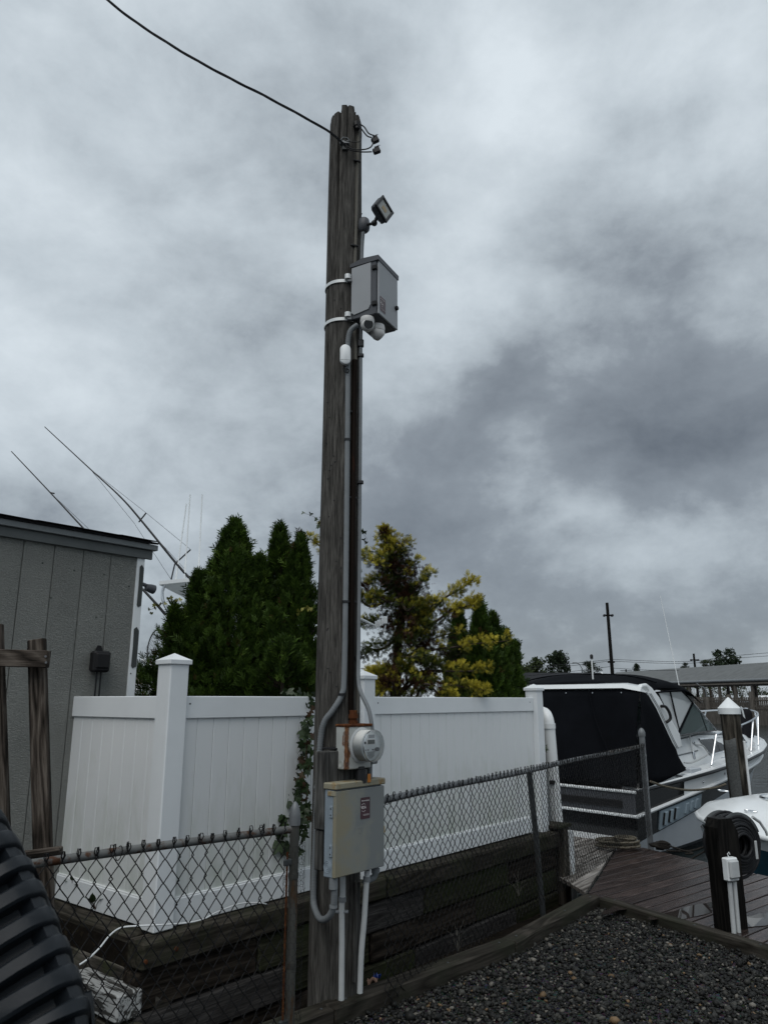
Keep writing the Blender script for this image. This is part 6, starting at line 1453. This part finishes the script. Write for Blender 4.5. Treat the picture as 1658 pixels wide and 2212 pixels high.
# ================================================================== SPORT FISHING BOAT BEHIND THE TREES (hard top, antennas, outriggers)
def sportfisher():
    y0 = 18.; ctr = W(452, 1275, y0); t = thing('sportfishing_boat', 'sport fishing boat with tall outriggers showing above the arborvitae', 'boat', (ctr.x, ctr.y, WATER_Z)); B = Vector((ctr.x, ctr.y, WATER_Z))
    def w_(u, v, y=y0): return W(u, v, y)-B
    zt = ctr.z-WATER_Z
    # hull, cabin and bridge stand hidden behind the trees
    rows = []
    for x in np.linspace(-2.2, 9.5, 16):
        f = max(0, (x-3)/6.5); b_ = 1.9*(1-f**2.2)+.02; rows.append([Vector((x, -b_*.1, -.6)), Vector((x, -b_*.85, -.1)), Vector((x, -b_, 1.0+.5*f)), Vector((x, b_, 1.0+.5*f)), Vector((x, b_*.85, -.1)), Vector((x, b_*.1, -.6))])
    MB().loft(rows, True, True).obj('hull', 'gelcoat', t, True); MB().box((2.0, 0, 1.6), (4.0, 2.8, 1.4), .2).obj('cabin', 'gelcoat', t); MB().box((1.0, 0, 2.55), (2.2, 2.4, .7), .15).obj('flybridge', 'gelcoat', t)
    # hard top
    a = w_(372, 1277); rows = []
    for k in range(9):
        f = k/8; x = a.x+f*2.6; zc = zt+.06*math.sin(PI*f)+.10*f; rows.append([Vector((x, -1.1, zc-.03)), Vector((x, -1.1, zc+.05)), Vector((x, 0, zc+.13)), Vector((x, 1.1, zc+.05)), Vector((x, 1.1, zc-.03))])
    MB().loft(rows, True, True).obj('hard_top', 'gelcoat', t, True)
    for (x0, y) in ((a.x+.1, -1.0), (a.x+.1, 1.0), (a.x+2.3, -1.0), (a.x+2.3, 1.0)): MB().tube(spline([(x0, y, zt), (x0-.02, y, zt-.35), (x0+.3, y, zt-1.0), (x0+.4, y, 2.8)], 5), .035, 8).obj('top_support', 'chrome', t, True)
    # antennas
    for (u0, v0, u1, v1) in ((378, 1268, 403, 1088), (399, 1250, 411, 1068), (429, 1240, 437, 1068)):
        p, q = w_(u0, v0), w_(u1, v1); MB().tube([p, p.lerp(q, .18), p.lerp(q, .19), q], [.030, .026, .020, .014], 7).obj('whip_antenna', 'white_paint', t, True)
    # outriggers with spreaders and stays
    for pts, spr, off in (([(418, 1258), (380, 1216), (310, 1130), (262, 1075), (195, 1013), (97, 922)], [((378, 1218), (412, 1187), (370, 1252)), ((300, 1128), (316, 1108), None)], 0.), ([(358, 1328), (318, 1283), (240, 1202), (187, 1148), (108, 1063), (25, 975)], [((190, 1150), (215, 1149), None), ((109, 1064), (118, 1066), None)], -.8)):
        q = spline([w_(u, v, y0+off) for u, v in pts], 8); n = len(q); MB().tube(q, [.034-.024*i/n for i in range(n)], 8).obj('outrigger', 'dark_metal', t, True)
        for (m, e1, e2) in spr:
            pm = w_(*m, y0+off)
            for e_ in (e1, e2):
                if e_: MB().tube([pm, w_(*e_, y0+off)], .018, 6).obj('spreader', 'dark_metal', t)
        for st in ([(310, 1130), (195, 1013)],) if off else ([(195, 1013), (316, 1108)], [(316, 1108), (412, 1187)], [(195, 1013), (290, 1130)], [(290, 1130), (370, 1252)], [(308, 1130), (400, 1230)]):
            if off: st = [(109, 1064), (200, 1150)]
            MB().tube([w_(*st[0], y0+off), w_(*st[1], y0+off)], .005, 4).obj('stay_wire', 'galv', t)
    # landing net and radar arm
    c = w_(338, 1402, 14.); rim = [c+Vector((.16*math.cos(w), .05*math.sin(w), .36*math.sin(w))) for w in np.linspace(0, 2*PI, 30)[:-1]]
    ln = MB().tube(rim, .012, 6, False, None, True).obj('landing_net', 'dark_metal', t, True); mb = MB()
    for k in range(14):
        w = PI*k/14; p = rim[k]; q = rim[-k-1]; mb.tube([p, (p+q)/2+Vector((-.06, .06, -.03)), q], .0022, 3, False)
        p2 = rim[(k+7) % 29]; q2 = rim[(6-k) % 29]; mb.tube([p2, (p2+q2)/2+Vector((-.06, .06, -.03)), q2], .0022, 3, False)
    tag(mb.obj('net_mesh', 'wire', ln, False, False), kind='stuff')
    MB().tube([c+Vector((.05, 0, -.35)), w_(398, 1430, 14.)], .014, 6).obj('net_handle', 'chrome', t); MB().tube([w_(306, 1424, 14.), w_(330, 1440, 14.)], .03, 8).obj('rod_holder', 'white_paint', t); MB().tube([w_(300, 1436, 14.), w_(318, 1424, 14.)], .008, 5).obj('rod_line', 'dark_metal', t)
sportfisher()

# ================================================================== FAR SHORE
ORD = ['first', 'second', 'third', 'fourth', 'fifth', 'sixth', 'seventh', 'eighth', 'last']
slab('far_shore', [(-400, 84), (60, 80), (400, 60), (600, 500), (-600, 500)], -2, .25, 'soil')
ob = MB().box((0, 0, 0), (70, .4, 1.5)).obj('bulkhead', 'old_pier_wood'); a, b = W(1300, 1520, 86), W(1900, 1520, 62); ob.location = ((a.x+b.x)/2, (a.y+b.y)/2, -.1); ob.rotation_euler = (0, 0, math.atan2(b.y-a.y, b.x-a.x)); tag(ob, 'weathered timber bulkhead at the waterline under the covered pier', 'bulkhead')
def pier():
    e0, e1 = W(1290, 1481, 97), W(1800, 1461, 63); r0, r1 = W(1330, 1452, 104), W(1800, 1421, 67.5); e0.z = e1.z = 3.55; r0.z = r1.z = 5.25
    o0 = Vector((e1.x, e1.y, 0)); t = thing('covered_pier', 'long open sided pier building with grey shingle roof across the water', 'building', tuple(o0))
    back = lambda e, r: r+(r-e)*1.0; b0, b1 = back(e0, r0), back(e1, r1); b0.z = b1.z = 3.55
    th = Vector((0, 0, .12)); P = [p-o0 for p in (e0, e1, r1, r0, b1, b0)]
    MB().add([*P, *[p-th for p in P]], [(0, 1, 2, 3), (3, 2, 4, 5), (6, 9, 8, 7), (9, 11, 10, 8), (0, 6, 7, 1), (5, 4, 10, 11), (0, 3, 9, 6), (3, 5, 11, 9), (1, 7, 8, 2), (2, 8, 10, 4)]).obj('roof', 'pier_roof', t)
    MB().tube([e0-o0-Vector((0, 0, .1)), e1-o0-Vector((0, 0, .1))], .13, 8).obj('gutter', 'pvc_grey', t)
    MB().tube([e0-o0-Vector((0, -.3, .45)), e1-o0-Vector((0, -.3, .45))], .2, 4).obj('header_beam', 'old_pier_wood', t)
    n = 17
    for k in range(n):
        f = k/(n-1); p = e0.lerp(e1, f)-o0; p.y += .5; MB().tube([(p.x, p.y, -1), (p.x, p.y, 3.3)], .17, 8).obj('post', 'old_pier_wood', t)
        if k % 2: q = b0.lerp(b1, f)-o0; MB().tube([(q.x, q.y, -1), (q.x, q.y, 3.3)], .17, 8).obj('post', 'old_pier_wood', t)
    MB().tube(spline([e0.lerp(e1, .52)-o0-Vector((0, .1, .1)), e0.lerp(e1, .535)-o0-Vector((0, .1, .5)), e0.lerp(e1, .56)-o0-Vector((0, 0, .9)), e0.lerp(e1, .56)-o0-Vector((0, 0, 2.6))], 5), .07, 7).obj('downpipe', 'pvc_grey', t, True)
    return e0, e1
pe0, pe1 = pier()
t_ = thing('picket_fence', 'low grey picket fence on the far bulkhead under the pier roof', 'fence', (pe1.x, pe1.y-1.2, 0)); mb = MB(); rr = random.Random(5); Lp = int((pe1-pe0).length/.24)
for k in range(Lp):
    f = k/Lp; p = pe0.lerp(pe1, f)-pe1; mb.box((p.x, p.y, 1.25+rr.uniform(-.05, .05)), (.13, .04, 1.35), 0)
tag(mb.obj('pickets', 'old_pier_wood', t_), kind='stuff'); a = pe0-pe1
for z in (.9, 1.6): MB().tube([(0, .06, z), (a.x, a.y+.06, z)], .06, 4).obj('fence_rail', 'old_pier_wood', t_)
for k in range(9):
    f = .28+.085*k; p = pe0.lerp(pe1, f); t_ = MB().lathe([(.26, -1.5), (.25, 1.7+.25*(k % 3)), (.22, 1.9+.25*(k % 3))], 10).obj('far_piling', 'old_pier_wood', None, True); t_.location = (p.x, p.y-1.6, 0); tag(t_, ORD[k]+' thick far piling from the left before the picket fence', 'piling', 'pilings before the far picket fence')
# white vehicle beyond the pier
c = W(1648, 1503, 110); t_ = thing('white_van', 'small white van parked beyond the covered pier', 'van', (c.x+1, c.y, .25), R(20))
MB().box((0, 0, 1.25), (4.8, 1.9, 1.5), .2).obj('van_body', 'white_paint', t_); MB().box((2.6, 0, .9), (1.0, 1.8, .8), .2).obj('bonnet', 'white_paint', t_); MB().box((1.9, 0, 1.6), (1.1, 1.92, .5), .05).obj('window', 'dark_window', t_)
for x in (-1.5, 2.2):
    for y in (-.95, .95): MB().lathe([(.34, -.1), (.34, .1)], 14, Matrix.Translation((x, y, .34)) @ Matrix.Rotation(PI/2, 4, 'X')).obj('wheel', 'black_rubber', t_)
def far_tree(u0, u1, vtop, vbot, y, lab, n=900, conical=False, seed=0, gr=None, grp='trees on the far shore'):
    a, b, tp = W(u0, vbot, y), W(u1, vbot, y), W((u0+u1)/2, vtop, y); ctr = (a+b)/2; rx = (b.x-a.x)/2; base = Vector((ctr.x, y, .25)); h = tp.z-.25; zl = max(.15*h, a.z-.25)
    t = thing('far_tree', lab, 'tree', tuple(base), 0, grp); rr = np.random.RandomState(seed+50)
    cl = []; k = 9
    for i in range(k):
        f = i/(k-1); zc = zl+(h-zl)*(.18+.66*rr.rand()); wx = rx*.62*math.sqrt(max(.05, 1-((zc-zl)/(h-zl)*1.05-.35)**2)) if not conical else rx*(1-(zc-zl)/(h-zl))*.6
        cl.append((rr.uniform(-1, 1)*wx, rr.uniform(-1, 1)*wx*.7, zc, (h-zl)*rr.uniform(.17, .27) if not conical else rx*.45))
    cl.append((0, 0, h-(h-zl)*.2, (h-zl)*.2))
    P = []; 
    for (x, yy, z, r_) in cl:
        m = n//len(cl); d = rr.normal(size=(m, 3)); d /= np.linalg.norm(d, axis=1)[:, None]; P.append(np.array([x, yy, z])+d*(r_*np.array([rx/(h-zl)*1.0+.45, .9, .8]))*(rr.rand(m, 1)**.4)*rr.uniform(.85, 1.15, (m, 1)))
    P = np.concatenate(P); m = len(P); s = (h-zl)*.034*rr.uniform(.6, 1.5, m); d1 = rr.normal(size=(m, 3)); d1 /= np.linalg.norm(d1, axis=1)[:, None]; d2 = np.cross(d1, rr.normal(size=(m, 3))); d2 /= np.linalg.norm(d2, axis=1)[:, None]
    V = np.stack([P-d1*s[:, None], P+d2*s[:, None]*.8, P+d1*s[:, None], P-d2*s[:, None]*.8], 1).reshape(-1, 3); Fc = np.arange(m*4).reshape(-1, 4)
    g = np.array(gr or [.022, .034, .018]); tint = g*rr.uniform(.6, 1.5, (m, 1)); tint_mesh('crown', V, Fc, np.repeat(tint, 4, 0), 'leaf', t)
    tr = MB().tube([(0, 0, -.2), (rx*.04, 0, h*.35), (0, 0, h*.8)], [h*.03, h*.022, h*.006], 7)
    for (x, yy, z, r_) in cl: tr.tube([(0, 0, h*.22), (x*.5, yy*.5, z*.7), (x, yy, z)], [h*.012, h*.008, h*.003], 5)
    tr.obj('trunk', 'bark', t, True)
G2 = [.040, .056, .022]
for i, (u0, u1, vt, vb, y, lab, con, gr) in enumerate(((1085, 1150, 1408, 1478, 120, 'broad pale green far tree just right of the arborvitae', 0, G2), (1135, 1182, 1416, 1478, 125, 'pale green far tree next to the broad one', 0, G2), (1176, 1240, 1405, 1478, 118, 'dark round far tree right of the pale green pair', 0, None),
        (1250, 1305, 1426, 1462, 120, 'low dark far tree left of the far light pole', 0, None), (1362, 1388, 1432, 1458, 150, 'small conical far tree above the canvas top', 1, None), (1466, 1494, 1431, 1450, 140, 'small dark far tree right of the whip antenna', 0, None), (1508, 1548, 1424, 1450, 140, 'low pale far tree above the pier roof', 0, G2), (1540, 1622, 1396, 1462, 125, 'large dark round tree rising over the pier roof', 0, None),
        (280, 330, 1430, 1500, 60, 'green far tree seen in the gap behind the shed', 0, [.03, .045, .02]))):
    far_tree(u0, u1, vt, vb, y, lab, 1500, bool(con), i, gr)
for i in range(9): far_tree(1450+i*32, 1500+i*32, 1474, 1514, 135+i, ORD[i]+' low hedge tree from the left seen under the far pier roof', 420, False, 30+i, [.035, .05, .015], 'hedge trees under the pier roof')
def far_pole(u0, v0, u1, v1, y, r_, lab, arms):
    p, q = W(u0, v0, y), W(u1, v1, y); t = thing('light_pole', lab, 'pole', (q.x, q.y, .25)); MB().tube([(0, 0, 0), (p.x-q.x, 0, p.z-.25)], [r_, r_*.75], 10).obj('pole_shaft', 'black_wood', t, True)
    for (dz, w, lamps) in arms:
        z = p.z-.25-dz; MB().box((p.x-q.x, 0, z), (w, .12, .14), .02).obj('crossarm', 'black_wood', t)
        if lamps:
            for s in (-1, 1): MB().box((p.x-q.x+s*w*.55, -.1, z-.02), (w*.30, .4, .22), .06).obj('lamp_head', 'dark_metal', t)
far_pole(1310, 1302, 1322, 1452, 66, .17, 'tall dark light pole with twin lamps beyond the canvas boat', [(1.1, .62, True), (5.1, .6, False)])
far_pole(1497, 1412, 1501, 1446, 100, .17, 'short far light pole above the pier roof', [(.8, .8, True)])
far_pole(1351, 1446, 1351, 1460, 170, .2, 'tiny far crossarm pole beside the tall light pole', [(.3, 2.6, False)])
c0 = W(1244, 1432, 80); t_ = thing('street_lamp', 'pale far street lamp arm left of the tall light pole', 'street lamp', (c0.x+.55, 80, .25)); MB().tube([(0, 0, 0), (0, 0, c0.z-.8)], [.09, .06], 8).obj('lamp_post', 'galv', t_, True); MB().tube(spline([(0, 0, c0.z-.85), (-.25, 0, c0.z-.4), (-.6, 0, c0.z-.25)], 5), .04, 6).obj('lamp_arm', 'galv', t_, True); MB().box((-.72, 0, c0.z-.25), (.5, .22, .12), .04).obj('lamp_head', 'galv', t_)
for i, (pts, y) in enumerate((([(1000, 1446), (1180, 1438), (1314, 1425)], 80), ([(1000, 1452), (1200, 1441), (1314, 1428)], 82), ([(1314, 1424), (1480, 1429), (1600, 1415), (1900, 1392)], 84), ([(1314, 1428), (1480, 1433), (1600, 1421), (1900, 1400)], 86), ([(1318, 1443), (1420, 1448), (1520, 1447), (1640, 1436), (1900, 1412)], 88), ([(1110, 1462), (1220, 1452), (1316, 1440)], 84))):
    q = spline([W(u, v, y) for u, v in pts], 8); o = MB().tube([p-q[0] for p in q], .022, 4).obj('power_line', 'black_rubber', None, True); o.location = q[0]; tag(o, ('upper', 'second', 'upper', 'second', 'lowest', 'lowest')[i]+(' power line left of the tall light pole' if i in (0, 1, 5) else ' power line right of the tall light pole'), 'power line', 'far power lines')
c0 = W(1180, 1470, 105); t_ = thing('far_house', 'dark roofed far house left of the light pole', 'house', (c0.x, 105, .25)); MB().box((0, 0, 1.3), (14, 8, 2.6), .05).obj('wall', 'house_dark', t_)
MB().add([(-7.5, -4.6, 2.6), (7.5, -4.6, 2.6), (7.5, 4.6, 2.6), (-7.5, 4.6, 2.6), (-7.5, 0, 5.0), (7.5, 0, 5.0)], [(0, 1, 5, 4), (2, 3, 4, 5), (1, 2, 5), (3, 0, 4), (0, 3, 2, 1)]).obj('roof', 'house_dark', t_)
for s in (-1, 1): MB().tube([(7.52, s*4.6, 2.6), (7.52, 0, 5.05)], .12, 4).obj('gable_trim', 'white_paint', t_)
